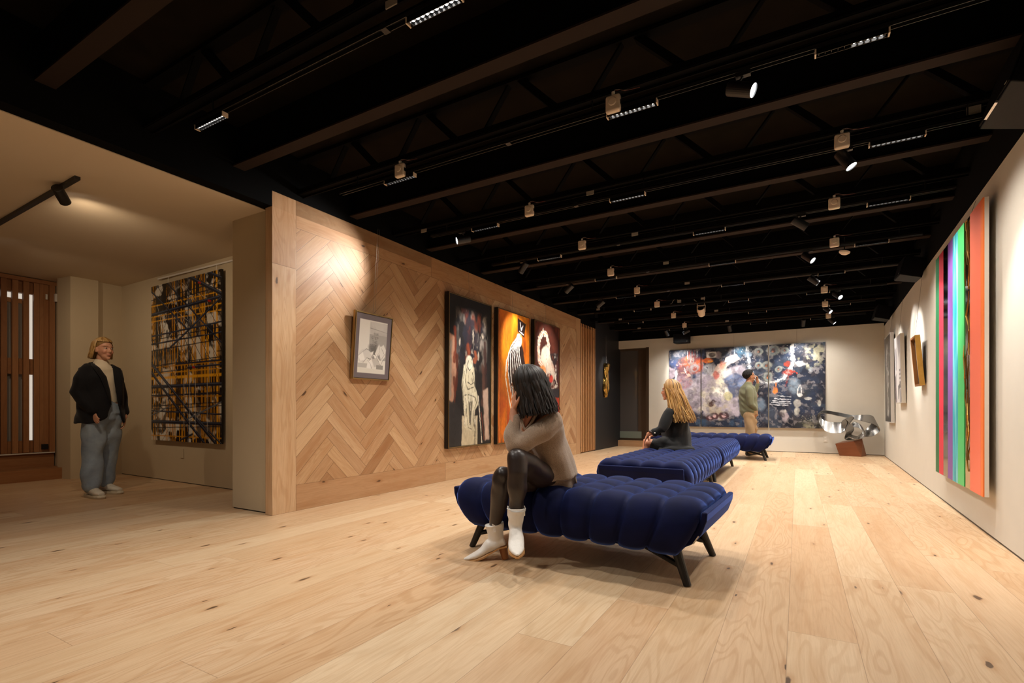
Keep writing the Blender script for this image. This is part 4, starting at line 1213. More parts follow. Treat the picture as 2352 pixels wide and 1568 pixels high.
# top
m = MB()
T(m, J((-6.473, 2.490, 0.995), (-6.477, 2.487, 1.111), (-6.486, 2.483, 1.252), (-6.490, 2.481, 1.354), (-6.490, 2.481, 1.401)), [(0.135, 0.105), (0.130, 0.108), (0.155, 0.112), (0.155, 0.105), (0.085, 0.075)], F4, 22)
m.tube(J((-6.490, 2.481, 1.392), (-6.486, 2.483, 1.429)), [0.068, 0.060], 18)
fuse('knit_top', m, TOPK, w3, 0.008, 4, 0.5, folds(0.003, 18, 14, 26))
# jeans
m = MB()
T(m, J((-6.473, 2.490, 0.981), (-6.473, 2.490, 0.878)), [(0.150, 0.115), (0.175, 0.135)], F4, 22)
T(m, J((-6.449, 2.423, 0.842), (-6.453, 2.398, 0.649), (-6.448, 2.389, 0.420), (-6.440, 2.382, 0.229), (-6.440, 2.382, 0.156)), [0.118, 0.108, 0.096, 0.093, 0.092], None, 22)
T(m, J((-6.492, 2.560, 0.849), (-6.528, 2.574, 0.639), (-6.576, 2.581, 0.399), (-6.609, 2.574, 0.225), (-6.625, 2.576, 0.147)), [0.116, 0.102, 0.088, 0.082, 0.080], None, 22)
fuse('jeans', m, DENIM, w3, 0.009, 4, 0.5, folds(0.013, 14, 12, 22, 0.9))
m = MB()
st = [P1((-6.357, 2.326, 0.812)), P1((-6.347, 2.315, 0.611)), P1((-6.339, 2.319, 0.387)), P1((-6.353, 2.317, 0.162))]
# jacket: open shell round the back with two fronts, plus sleeves
def shell(stn, F, Lf, gap0, gap1, th, n=40):
    """stn: (centre, lateral radius, depth radius, opening angle left, opening angle right)"""
    V = []; Fc = []
    for o_ in (0, th):
        for (c, rl, rf, a0, a1) in stn:
            for i in range(n+1):
                a = a0 + (2*pi - a0 - a1) * i / n
                V.append(Vector(c) + F*cos(a)*(rf + o_) + Lf*sin(a)*(rl + o_))
    S_ = len(stn); W_ = n+1; O = S_*W_
    for s in range(S_-1):
        for i in range(n):
            a = s*W_+i
            Fc.append((a, a+1, a+W_+1, a+W_)); Fc.append((O+a, O+a+W_, O+a+W_+1, O+a+1))
        Fc.append((s*W_, (s+1)*W_, O+(s+1)*W_, O+s*W_))
        e = s*W_+n
        Fc.append((e, O+e, O+e+W_, e+W_))
    for i in range(n):
        Fc.append((i, O+i, O+i+1, i+1)); e = (S_-1)*W_+i
        Fc.append((e, e+1, O+e+1, O+e))
    return V, Fc
L4 = Vector((-F4.y, F4.x, 0))
cz = lambda u, v, Z: None
stn = [(P1((-6.490, 2.481, 1.392)), 0.085, 0.060, 0.55, 0.50), (P1((-6.490, 2.481, 1.359)), 0.175, 0.095, 0.42, 0.35), (P1((-6.490, 2.481, 1.261)), 0.190, 0.135, 0.36, 0.12),
       (P1((-6.490, 2.481, 1.111)), 0.180, 0.145, 0.40, -0.05), (P1((-6.490, 2.481, 0.971)), 0.180, 0.160, 0.50, -0.12), (P1((-6.494, 2.478, 0.841)), 0.195, 0.175, 0.68, 0.10), (P1((-6.494, 2.478, 0.775)), 0.200, 0.180, 0.85, 0.60)]
m = MB(); V, Fc = shell(stn, F4, L4, 0, 0, 0.020); m.add(V, Fc)
T(m, J((-6.464, 2.357, 1.335), (-6.462, 2.312, 1.233), (-6.472, 2.283, 1.105), (-6.413, 2.317, 0.992), (-6.363, 2.357, 0.915)), [0.072, 0.078, 0.074, 0.066, 0.058], None, 20)
T(m, J((-6.554, 2.616, 1.318), (-6.548, 2.655, 1.190), (-6.530, 2.676, 1.046), (-6.470, 2.676, 0.901)), [0.076, 0.070, 0.064, 0.054], None, 20)
m.tube(J((-6.479, 2.348, 1.354), (-6.493, 2.421, 1.383)), [0.060, 0.045], 14); m.tube(J((-6.539, 2.602, 1.346), (-6.505, 2.541, 1.383)), [0.055, 0.042], 14)
jk = fuse('blazer', m, NAVY, w3, 0.009, 4, 0.5, folds(0.007, 12, 10, 18, 1.7))
for side in (0, 1):
    pts = []
    for (c, rl, rf, a0, a1) in stn[1:5]:
        an = (a0 + 0.10) if side == 0 else -(a1 + 0.10)
        pts.append(Vector(c) + F4*cos(an)*(rf + 0.024) + L4*sin(an)*(rl + 0.024))
    top = Vector(stn[0][0]) + F4*0.02 + L4*(0.080 if side == 0 else -0.080) + Vector((0, 0, 0.012))
    MB().tube([top] + pts, [(0.022, 0.010), (0.036, 0.009), (0.040, 0.008), (0.026, 0.007), (0.008, 0.005)], 14, True, F4).build('lapel', NAVY, jk, smooth=True)
nb = P1((-6.494, 2.478, 1.401))
MB().tube([nb + Vector((-0.07, 0.075, 0)), nb + Vector((-0.095, 0, 0.012)), nb + Vector((-0.07, -0.075, 0))], [(0.012, 0.024), (0.014, 0.030), (0.012, 0.024)], 12, True, (0, 0, 1)).build('collar', NAVY, jk, smooth=True)
# sneakers
SNK = simple('white_sneaker', '#d6cfc0', 0.6, bumps=(30, 0.2)); SNKS = simple('sneaker_sole', '#c9bda6', 0.6); SNKG = simple('sneaker_grey', '#9a958c', 0.5)
for q, dd in (((-6.436, 2.384, 0.065), Vector((0.95, 0.05, 0))), ((-6.617, 2.581, 0.070), Vector((0.96, 0.28, 0)))):
    a = P1(q); a.z = 0.06; d_ = dd.normalized(); sd = Vector((-d_.y, d_.x, 0))
    m = MB()
    m.tube([a - d_*0.085 + Vector((0,0,0.012)), a - d_*0.04 + Vector((0,0,0.018)), a + d_*0.02 + Vector((0,0,0.014)), a + d_*0.08 + Vector((0,0,0.0)), a + d_*0.14 - Vector((0,0,0.008)), a + d_*0.19 - Vector((0,0,0.014))],
           [(0.030, 0.034), (0.038, 0.048), (0.042, 0.046), (0.046, 0.036), (0.045, 0.028), (0.030, 0.018)], 18, True, (0, 0, 1))
    sh = fuse('sneaker', m, SNK, w3, 0.005, 3, 0.4)
    ring = [(-0.115, 0.018), (-0.10, 0.034), (-0.03, 0.040), (0.06, 0.046), (0.14, 0.050), (0.19, 0.038), (0.212, 0.016)]
    ring = ring + [(x, -y) for x, y in reversed(ring)]
    V = []
    for z0, sc in ((0.0, 0.96), (0.018, 1.03), (0.034, 0.98)):
        for x, y in ring: p = a + d_*x*sc + sd*y*sc; V.append((p.x, p.y, z0))
    n = len(ring); Fc = [tuple(range(n-1, -1, -1)), tuple(range(2*n, 3*n))]
    for l_ in (0, 1):
        Fc += [(l_*n+i, l_*n+(i+1) % n, (l_+1)*n+(i+1) % n, (l_+1)*n+i) for i in range(n)]
    MB().add(V, Fc).build('sole', SNKS, sh, smooth=False, bevel=0.003)
    m = MB()
    for i in range(4):
        p = a + d_*(0.055 + 0.022*i) + Vector((0, 0, 0.040 - 0.0075*i))
        m.tube([p - sd*0.022, p + sd*0.022], 0.0035, 6)
    m.build('laces', SNKG, sh)
    MB().tube([a - d_*0.06 - sd*0.040 + Vector((0,0,0.005)), a + d_*0.03 - sd*0.044 + Vector((0,0,-0.008)), a + d_*0.11 - sd*0.048 + Vector((0,0,-0.014))], [(0.003, 0.007)]*3, 8, True, (0, 0, 1)).build('side_stripe', SNKG, sh)
# ------------------------------------------------------------------ painted canvases: paint laid down stroke by stroke into vertex colours
class Canvas:
    def __init__(s, w, h, cell=0.006, bg='#202020', seed=0):
        s.w, s.h = w, h; s.nx = int(w/cell)+1; s.ny = int(h/cell)+1
        s.rs = np.random.RandomState(seed); s.r = random.Random(seed)
        s.X, s.Y = np.meshgrid(np.linspace(0, w, s.nx), np.linspace(0, h, s.ny))   # y runs down
        s.c = np.ones((s.ny, s.nx, 3)) * np.array(lin(bg)[:3])
    def noise(s, fx, fy, oct=4, gain=0.55):
        out = np.zeros((s.ny, s.nx)); a = 1.0; tot = 0
        for o in range(oct):
            gx, gy = int(fx*s.w*2**o)+3, int(fy*s.h*2**o)+3
            g = s.rs.rand(gy, gx)
            xs = s.X[0]/s.w*(gx-2); ys = s.Y[:, 0]/s.h*(gy-2)
            xi = xs.astype(int); yi = ys.astype(int); tx = xs-xi; ty = ys-yi
            tx = tx*tx*(3-2*tx); ty = ty*ty*(3-2*ty)
            A = g[np.ix_(yi, xi)]; B = g[np.ix_(yi, xi+1)]; C_ = g[np.ix_(yi+1, xi)]; D = g[np.ix_(yi+1, xi+1)]
            out += a*((A*(1-tx)+B*tx)*(1-ty)[:, None] + (C_*(1-tx)+D*tx)*ty[:, None]); tot += a; a *= gain
        return out/tot
    def put(s, m, col):
        m = np.clip(m, 0, 1)[..., None]
        c = np.array(lin(col)[:3]) if isinstance(col, str) else col
        s.c = s.c*(1-m) + c*m
    def wash(s, col, fx, fy, lo, hi, a=1.0, mask=None):
        n = s.noise(fx, fy); m = np.clip((n-lo)/(hi-lo), 0, 1)*a
        if mask is not None: m = m*mask
        s.put(m, col)
    def ellm(s, cx, cy, rx, ry, soft=0.3, rough=0.25, f=8, rot=0.0):
        """ellipse in unit coordinates, ragged edge"""
        x = s.X/s.w - cx; y = s.Y/s.h - cy
        if rot: x, y = x*cos(rot)+y*sin(rot)*s.h/s.w, -x*sin(rot)*s.w/s.h+y*cos(rot)
        d = np.sqrt((x/rx)**2 + (y/ry)**2) + (s.noise(f, f, 3)-0.5)*rough*2
        return np.clip((1 - d)/soft + 0.5, 0, 1)
    def blob(s, cx, cy, rx, ry, col, a=1.0, soft=0.3, rough=0.25, f=8, rot=0.0):
        s.put(s.ellm(cx, cy, rx, ry, soft, rough, f, rot)*a, col)
    def stroke(s, pts, wd, col, a=1.0, soft=0.5, jit=0.0, f=30):
        """polyline in unit coordinates; wd in metres (number or start/end)"""
        P = [(p[0]*s.w, p[1]*s.h) for p in pts]
        w0, w1 = (wd if isinstance(wd, tuple) else (wd, wd))
        n = len(P)-1
        J = (s.noise(f, f, 3)-0.5)*2*jit if jit else 0
        M = np.zeros((s.ny, s.nx))
        for i in range(n):
            (x0, y0), (x1, y1) = P[i], P[i+1]
            wm = max(w0, w1)*(1.6+jit*8) + 0.01
            ix0 = max(0, int((min(x0, x1)-wm)/s.w*(s.nx-1))); ix1 = min(s.nx, int((max(x0, x1)+wm)/s.w*(s.nx-1))+2)
            iy0 = max(0, int((min(y0, y1)-wm)/s.h*(s.ny-1))); iy1 = min(s.ny, int((max(y0, y1)+wm)/s.h*(s.ny-1))+2)
            if ix1 <= ix0 or iy1 <= iy0: continue
            X = s.X[iy0:iy1, ix0:ix1]; Y = s.Y[iy0:iy1, ix0:ix1]
            dx, dy = x1-x0, y1-y0; L2 = dx*dx+dy*dy+1e-12
            t = np.clip(((X-x0)*dx+(Y-y0)*dy)/L2, 0, 1)
            d = np.hypot(X-x0-t*dx, Y-y0-t*dy)
            ww = w0+(w1-w0)*((i+t)/n)
            if jit: d = d + J[iy0:iy1, ix0:ix1]*ww*3
            m = np.clip((1-d/ww)/soft+0.5*0, 0, 1)
            M[iy0:iy1, ix0:ix1] = np.maximum(M[iy0:iy1, ix0:ix1], m)
        s.put(M*a, col)
    def spat(s, n, box, r, col, a=0.9):
        for _ in range(n):
            cx = box[0]+s.r.random()*(box[2]-box[0]); cy = box[1]+s.r.random()*(box[3]-box[1])
            q = r*(0.3+s.r.random())
            s.stroke([(cx, cy), (cx+0.001, cy)], q, col, a, 0.6)
    def poly(s, pts, col, a=1.0, soft=0.012, rough=0.0, f=10):
        P = np.array([(p[0]*s.w, p[1]*s.h) for p in pts]); n = len(P)
        ins = np.zeros((s.ny, s.nx), bool); D = np.full((s.ny, s.nx), 9.0)
        for i in range(n):
            (x0, y0), (x1, y1) = P[i], P[(i+1) % n]
            c = ((y0 > s.Y) != (y1 > s.Y))
            with np.errstate(divide='ignore', invalid='ignore'):
                xi = (x1-x0)*(s.Y-y0)/((y1-y0) if y1 != y0 else 1e-9)+x0
            ins ^= c & (s.X < xi)
            dx, dy = x1-x0, y1-y0; t = np.clip(((s.X-x0)*dx+(s.Y-y0)*dy)/(dx*dx+dy*dy+1e-12), 0, 1)
            D = np.minimum(D, np.hypot(s.X-x0-t*dx, s.Y-y0-t*dy))
        sd = np.where(ins, D, -D)
        if rough: sd = sd + (s.noise(f, f, 4)-0.5)*2*rough
        s.put(np.clip(sd/soft+0.5, 0, 1)*a, col)
    def tex(s, a=0.5, b=0.3, f=10):
        s.c = s.c*(1 - a/2 - b/2 + a*s.noise(f, f*0.5, 3) + b*s.noise(f*5, f*2.5, 2))[..., None]
        return s
    def build(s, name, parent, mat, place):
        """place(x across, z up) -> 3D point"""
        V = []
        xs = np.linspace(0, s.w, s.nx); zs = s.h - np.linspace(0, s.h, s.ny)
        o00 = Vector(place(0, 0)); ex = Vector(place(1, 0)) - o00; ez = Vector(place(0, 1)) - o00
        G = np.array(o00)[None, None, :] + xs[None, :, None]*np.array(ex) + zs[:, None, None]*np.array(ez)
        V = G.reshape(-1, 3)
        me = bpy.data.meshes.new(name)
        nf = (s.nx-1)*(s.ny-1)
        me.vertices.add(len(V)); me.vertices.foreach_set('co', V.reshape(-1))
        j, i = np.meshgrid(np.arange(s.ny-1), np.arange(s.nx-1), indexing='ij')
        a = (j*s.nx+i).reshape(-1)
        q = np.stack([a, a+s.nx, a+s.nx+1, a+1], 1).astype(np.int32)
        me.loops.add(nf*4); me.loops.foreach_set('vertex_index', q.reshape(-1))
        me.polygons.add(nf); me.polygons.foreach_set('loop_start', np.arange(0, nf*4, 4, dtype=np.int32))
        me.update(calc_edges=True)
        at = me.color_attributes.new('Col', 'FLOAT_COLOR', 'POINT')
        C = np.ones((len(V), 4)); C[:, :3] = s.c.reshape(-1, 3); at.data.foreach_set('color', C.reshape(-1))
        me.materials.append(mat)
        o = bpy.data.objects.new(name, me); COL.objects.link(o); o.parent = parent
        return o
def paint_mat(name, rough=0.45, spec=0.4, bump=0.3):
    k = NT(name); a = k.new('ShaderNodeAttribute', attribute_name='Col')
    k.link(a.outputs['Color'], k.b.inputs['Base Color']); k.b.inputs['Roughness'].default_value = rough; k.b.inputs['Specular IOR Level'].default_value = spec
    if bump: k.bump(k.noise(k.pos(), 60, 4, 0.6), bump, 0.003)
    return k.m
OIL = paint_mat('oil_paint'); PRINT = paint_mat('glossy_print', 0.16, 0.3, 0); PAPER = paint_mat('paper', 0.3, 0.4, 0)
def wires(parent, tops, mat=STEEL, r=0.0016):
    for (a, b) in tops: MB().tube([a, b], r, 6).build('hanging_wire', mat, parent)

# ---- three tall framed paintings on the wooden wall (depth 0.055, slightly leaning out at the top)
def framed(name, label, y0, y1, z0, z1, cv, depth, frame_w, outer, inner, lean=0.0, group=None, mat=None, gap=0.0, wire_y=None):
    w, h = y1-y0, z1-z0
    t = thing(name, label, 'painting', (XW + 0.004, (y0+y1)/2, z0), 0, group)
    t.rotation_euler = (0, lean, 0)
    def F(x, y, z): return (x, y, z)
    MB().box((depth/2, 0, h/2), (depth*0.8, w-0.01, h-0.01)).build('backing', BLACKM, t)
    m = MB()
    for s in (-1, 1):
        m.box((depth/2+0.004, s*(w/2 - 0.004), h/2), (depth+0.008, 0.008, h)); m.box((depth/2+0.004, 0, h/2 + s*(h/2-0.004)), (depth+0.008, w-0.016, 0.008))
    m.build('frame', inner, t)
    m = MB()
    for s in (-1, 1): m.box((depth/2, s*(w/2 + 0.0035), h/2), (depth, 0.007, h+0.014)); m.box((depth/2, 0, h/2 + s*(h/2+0.0035)), (depth, w, 0.007))
    m.build('outer_frame', outer, t)
    # painting seen from +x: left in the picture is the small y side
    cv.build('canvas', t, mat or OIL, lambda a, z: (depth - gap, -w/2 + frame_w + a, frame_w + z))
    if wire_y is not None:
        for wy in wire_y: MB().tube([(depth*0.3, wy, h), (0.004 + (-sin(lean))*0, wy, WTOP - z0)], 0.0014, 6).build('hanging_wire', STEEL, t)
    return t
# painting of a pale crouching figure
def art1():
    c = Canvas(1.00, 2.00, 0.0065, '#1b191a', 1)
    top = np.clip((0.50 - c.Y/c.h)*8, 0, 1)*np.clip((c.Y/c.h-0.07)*25, 0, 1)*np.clip((c.X/c.w-0.12)*9, 0, 1)*np.clip((0.93-c.X/c.w)*12, 0, 1)
    c.wash('#8d837a', 5, 3, 0.50, 0.68, 0.85, top); c.wash('#6b3222', 6, 2.2, 0.55, 0.68, 0.9, top); c.wash('#23222a', 4, 3, 0.52, 0.62, 0.9, top); c.wash('#c9bba8', 12, 6, 0.60, 0.74, 0.7, top)
    c.poly([(0, .26), (.13, .28), (.17, .5), (.08, .72), (0, .72)], '#b98b72', 0.9, 0.03, 0.02)
    c.poly([(0, .30), (.06, .30), (.05, .66), (0, .70)], '#8b8378', 0.8, 0.03, 0.02)
    for x, y0, y1, w, cc in ((.12, .22, .44, .03, '#6a2c1a'), (.16, .40, .62, .035, '#4e2115'), (.11, .55, .78, .03, '#5c2818'), (.20, .38, .50, .02, '#2a1a18'), (.42, .32, .42, .05, '#7a3a24'), (.60, .36, .42, .04, '#8a4a30'), (.84, .28, .62, .045, '#3a2220'), (.80, .45, .72, .05, '#4e342c'), (.88, .52, .9, .03, '#30211f')):
        c.stroke([(x, y0), (x+.02, (y0+y1)/2), (x-.01, y1)], w, cc, .9, .6, .25, 8)
    c.poly([(.80, .62), (.93, .60), (.97, .97), (.86, .98)], '#c2a694', .85, .03, .02); c.stroke([(.76, .78), (.84, .97)], .015, '#5c2a1c', .9, .5, .2)
    c.stroke([(.68, .66), (.78, .99)], .012, '#d6cbb6', .9, .5, .3)
    c.poly([(0, .70), (.16, .72), (.30, .80), (.32, 1), (0, 1)], '#262527', .95, .03, .03)
    # pedestal and legs, torso, head
    c.poly([(.30, .80), (.66, .80), (.66, 1.0), (.28, 1.0)], '#c6b99c', .95, .02, .012); c.stroke([(.60, .82), (.60, 1)], .03, '#4a4238', .6, .7, .3)
    c.poly([(.33, .46), (.42, .42), (.50, .43), (.58, .47), (.60, .60), (.66, .66), (.68, .72), (.60, .76), (.56, .86), (.60, .90), (.46, .90), (.36, .88), (.32, .72), (.28, .60)], '#c9c0a4', .97, .02, .012)
    c.blob(.46, .44, .085, .052, '#d8d2bc', .95, .25, .12)
    c.poly([(.44, .70), (.54, .70), (.50, .86), (.46, .86)], '#37332c', .8, .02, .01)
    for p in ([(.40, .48), (.36, .56), (.42, .62), (.56, .60), (.52, .54)], [(.34, .66), (.44, .655), (.60, .67), (.64, .71), (.56, .77), (.58, .87)], [(.38, .68), (.40, .80), (.44, .88), (.52, .89)], [(.44, .42), (.40, .46), (.46, .49), (.54, .46), (.50, .41)], [(.42, .57), (.50, .585), (.56, .57)], [(.34, .50), (.30, .60), (.33, .72), (.35, .86)], [(.53, .50), (.58, .57), (.60, .63)], [(.47, .72), (.49, .80), (.48, .86)]):
        c.stroke(p, .008, '#2b2620', .85, .6, .35)
    for _ in range(40):
        x = .32+.3*c.r.random(); y = .45+.42*c.r.random(); c.stroke([(x, y), (x+.02*c.r.random(), y+.05)], .005, '#efe9d6' if c.r.random() < .6 else '#5b5244', .7, .6, .3)
    return c
def art2():
    c = Canvas(1.00, 2.03, 0.0065, '#cf6d12', 2)
    c.wash('#f0a021', 3, 1.2, .45, .60, .9, np.clip(1.1-c.Y/c.h*1.2, 0, 1)); c.wash('#8c3612', 5, 1.5, .52, .66, .8); c.wash('#a83c16', 8, 1.2, .5, .62, .8, np.clip((c.Y/c.h-.4)*2.5, 0, 1))
    c.wash('#4b2416', 6, 1.2, .58, .68, .8, np.clip((c.Y/c.h-.45)*3, 0, 1))
    for i in range(26):
        x = c.r.random(); c.stroke([(x, c.r.random()*.8), (x+.03, 1)], .009, '#7a2e12' if i % 2 else '#e08a2c', .5, .7, .3)
    c.poly([(.50, .20), (.66, .18), (.78, .26), (.88, .42), (.80, .56), (.66, .66), (.52, .76), (.42, .62), (.30, .50), (.30, .36), (.40, .26)], '#1d1a1c', .97, .02, .015)
    for k in range(7):
        t = k/6; x0 = .48+.24*t
        c.stroke([(.60+.04*t, .20), (x0-.16+.10*t, .32), (.30+.48*t, .46), (.38+.32*t, .60), (.44+.12*t, .72)], (.016, .010), '#e9e4da', .95, .5, .3)
    c.stroke([(.60, .18), (.40, .26), (.26, .38), (.22, .50), (.30, .62), (.40, .74)], (.022, .012), '#f4efe4', .97, .5, .25); c.stroke([(.25, .52), (.33, .68), (.42, .80)], .01, '#c8b27e', .9, .5, .3)
    c.poly([(.60, .03), (.88, .06), (.84, .13), (.82, .17), (.60, .14)], '#141215', .98, .012, .008); c.stroke([(.68, .06), (.72, .12), (.78, .08)], .012, '#e8e6e2', .9, .5, .4); c.stroke([(.66, .13), (.80, .15)], .012, '#efece6', .9, .5, .4)
    c.blob(.66, .20, .085, .052, '#f2eee4', .97, .25, .2); c.stroke([(.62, .19), (.64, .21), (.70, .20)], .006, '#3a3430', .8); c.blob(.70, .165, .03, .014, '#e6c074', .9)
    return c
def art3():
    c = Canvas(1.02, 1.99, 0.0065, '#4e2318', 3)
    c.wash('#7c3a22', 3, 2, .5, .62, .9); c.wash('#2e1713', 5, 3, .55, .66, .8)
    for k, (w, cc) in enumerate(((.060, '#e8dccb'), (.036, '#e07a3c'), (.014, '#f6efe6'))):
        c.stroke([(.52, .30), (.55, .20), (.46, .10), (.32, .08), (.18, .14), (.14, .26), (.18, .34), (.34, .38)], w, cc, .95, .5, .2)
    c.blob(.42, .30, .18, .10, '#e9d9c4', .9, .3, .3); c.blob(.30, .47, .16, .10, '#dc8a45', .92, .3, .3); c.stroke([(.22, .44), (.26, .52), (.40, .55)], .02, '#f0e2cc', .9, .5, .3)
    c.blob(.62, .42, .20, .12, '#c9b9a6', .9, .3, .4); c.blob(.78, .30, .10, .06, '#241a1c', .95, .3, .3); c.poly([(.60, .26), (.96, .24), (.90, .31), (.66, .32)], '#2a1c1c', .95, .02, .01)
    c.blob(.58, .50, .12, .06, '#1f1b20', .95, .3, .4); c.blob(.66, .49, .07, .035, '#b4231c', .95, .3, .4); c.stroke([(.86, .36), (.84, .48), (.92, .54), (.70, .58)], .03, '#e9e2d6', .95, .5, .4)
    for _ in range(50):
        x = .30+.6*c.r.random(); y = .24+.32*c.r.random(); c.stroke([(x, y), (x+.06*(c.r.random()-.5), y+.04)], .006, ('#17141a', '#f3ede2', '#c4622e')[c.r.randrange(3)], .8, .6, .4)
    c.poly([(0, .585), (1, .57), (1, .66), (0, .655)], '#26262c', .97, .02, .008)
    c.poly([(0, .655), (1, .655), (1, 1), (0, 1)], '#b23a20', .97, .02, .006); c.wash('#8a2616', 6, 2, .5, .66, .7, (c.Y/c.h > .66)*1.0)
    c.stroke([(.30, .66), (.55, .70)], .004, '#3a1a14', .8, .6)
    return c
def art4():
    c = Canvas(0.50, 0.66, 0.0035, '#6f666a', 4)
    c.poly([(.095, .085), (.885, .085), (.885, .92), (.095, .92)], '#e4e2dc', 1, .002)
    c.poly([(.38, .10), (.885, .10), (.885, .70), (.38, .70)], '#a9a6a2', 1, .004); c.wash('#d8d6d2', 4, 3, .4, .62, .7, ((c.X/c.w > .38) & (c.X/c.w < .885) & (c.Y/c.h > .1) & (c.Y/c.h < .3))*1.0)
    c.poly([(.38, .50), (.60, .46), (.64, .66), (.48, .66)], '#4c4a48', .75, .06, .02, 6)
    c.poly([(.39, .20), (.885, .24), (.885, .245), (.39, .21)], '#77746f', .8, .004)
    # small capital letters drawn in dark strokes
    def word(wd, x, y, k):
        G = {'S': [(1,0),(0,.1),(0,.45),(1,.55),(1,.9),(0,1)], 'O': [(0,0),(1,0),(1,1),(0,1),(0,0)], 'T': [(0,0),(1,0),(.5,0),(.5,1)], 'E': [(1,0),(0,0),(0,.5),(.8,.5),(0,.5),(0,1),(1,1)], 'P': [(0,1),(0,0),(1,.1),(1,.45),(0,.5)], 'H': [(0,0),(0,1),(0,.5),(1,.5),(1,0),(1,1)], 'N': [(0,1),(0,0),(1,1),(1,0)]}
        for i, ch in enumerate(wd):
            if ch in G: c.stroke([(x+(i*1.5+p[0])*.030*k, y+p[1]*.035*k) for p in G[ch]], .0026, '#3c3834', .85, .7)
    word('SSN', .50, .27, 1); word('STEP', .44, .335, 1.15); word('THE', .47, .40, 1.1); word('STEP', .42, .46, 1.0)
    for P, cc in (([(.10, .62), (.20, .56), (.32, .53), (.46, .60), (.50, .70), (.34, .68), (.24, .76), (.10, .74)], '#d9d7d3'), ([(.10, .66), (.22, .60), (.30, .72), (.16, .74)], '#efeeea'), ([(.42, .60), (.52, .56), (.50, .66)], '#e6e4e0'),
                  ([(.56, .60), (.66, .44), (.74, .50), (.70, .60), (.60, .66)], '#e6e4df'), ([(.72, .48), (.80, .44), (.88, .52), (.86, .64), (.76, .72), (.70, .62)], '#e2e0dc'), ([(.50, .62), (.62, .62), (.76, .78), (.70, .80)], '#f0eeea'), ([(.36, .72), (.46, .68), (.52, .78), (.46, .84), (.36, .84)], '#eceae6'), ([(.48, .70), (.62, .66), (.74, .78), (.56, .82)], '#c6c3be')):
        c.poly(P, cc, 1, .008, .004, 20)
    for p in ([(.10, .66), (.20, .60), (.32, .54), (.40, .56)], [(.24, .76), (.34, .68), (.46, .70)], [(.58, .62), (.74, .78), (.82, .68)], [(.66, .45), (.70, .56), (.62, .64)], [(.74, .50), (.84, .60), (.74, .70)], [(.36, .72), (.46, .78), (.48, .84)], [(.50, .62), (.44, .70), (.40, .72)]):
        c.stroke(p, .0035, '#5a5752', .8, .7, .2)
    c.poly([(.10, .77), (.36, .77), (.34, .84), (.10, .84)], '#b7b5b0', .9, .004); c.poly([(.62, .78), (.82, .78), (.82, .85), (.62, .85)], '#8b8985', .9, .004)
    c.poly([(.095, .85), (.885, .85), (.885, .92), (.095, .92)], '#dddbd2', 1, .002)
    return c
framed('framed_painting', 'tall narrow painting of a pale crouching figure on black, in a thin gold frame', 5.19, 6.22, 0.425, 2.44, art1().tex(), 0.055, 0.012, BLACKM, BRASS, 0.006, 'tall framed paintings on the herringbone wall', wire_y=(0.0,))
framed('framed_painting', 'orange painting of a striped black and white figure in a tall hat', 6.40, 7.42, 0.41, 2.45, art2().tex(), 0.055, 0.012, BLACKM, BRASS, 0.006, 'tall framed paintings on the herringbone wall', wire_y=(0.0,))
framed('framed_painting', 'dark red painting with an orange and white ring, furthest along the herringbone wall', 7.60, 8.64, 0.45, 2.46, art3().tex(), 0.055, 0.012, BLACKM, BRASS, 0.006, 'tall framed paintings on the herringbone wall', wire_y=(0.0,))
fr4 = framed('framed_drawing', 'small black and white drawing of paper shapes in a grey mat and brass frame', 3.615, 4.14, 1.245, 1.93, art4(), 0.028, 0.0125, BRASS, BRASS, 0.085, None, PAPER, wire_y=(-0.012, 0.014))
fr4['category'] = 'picture'

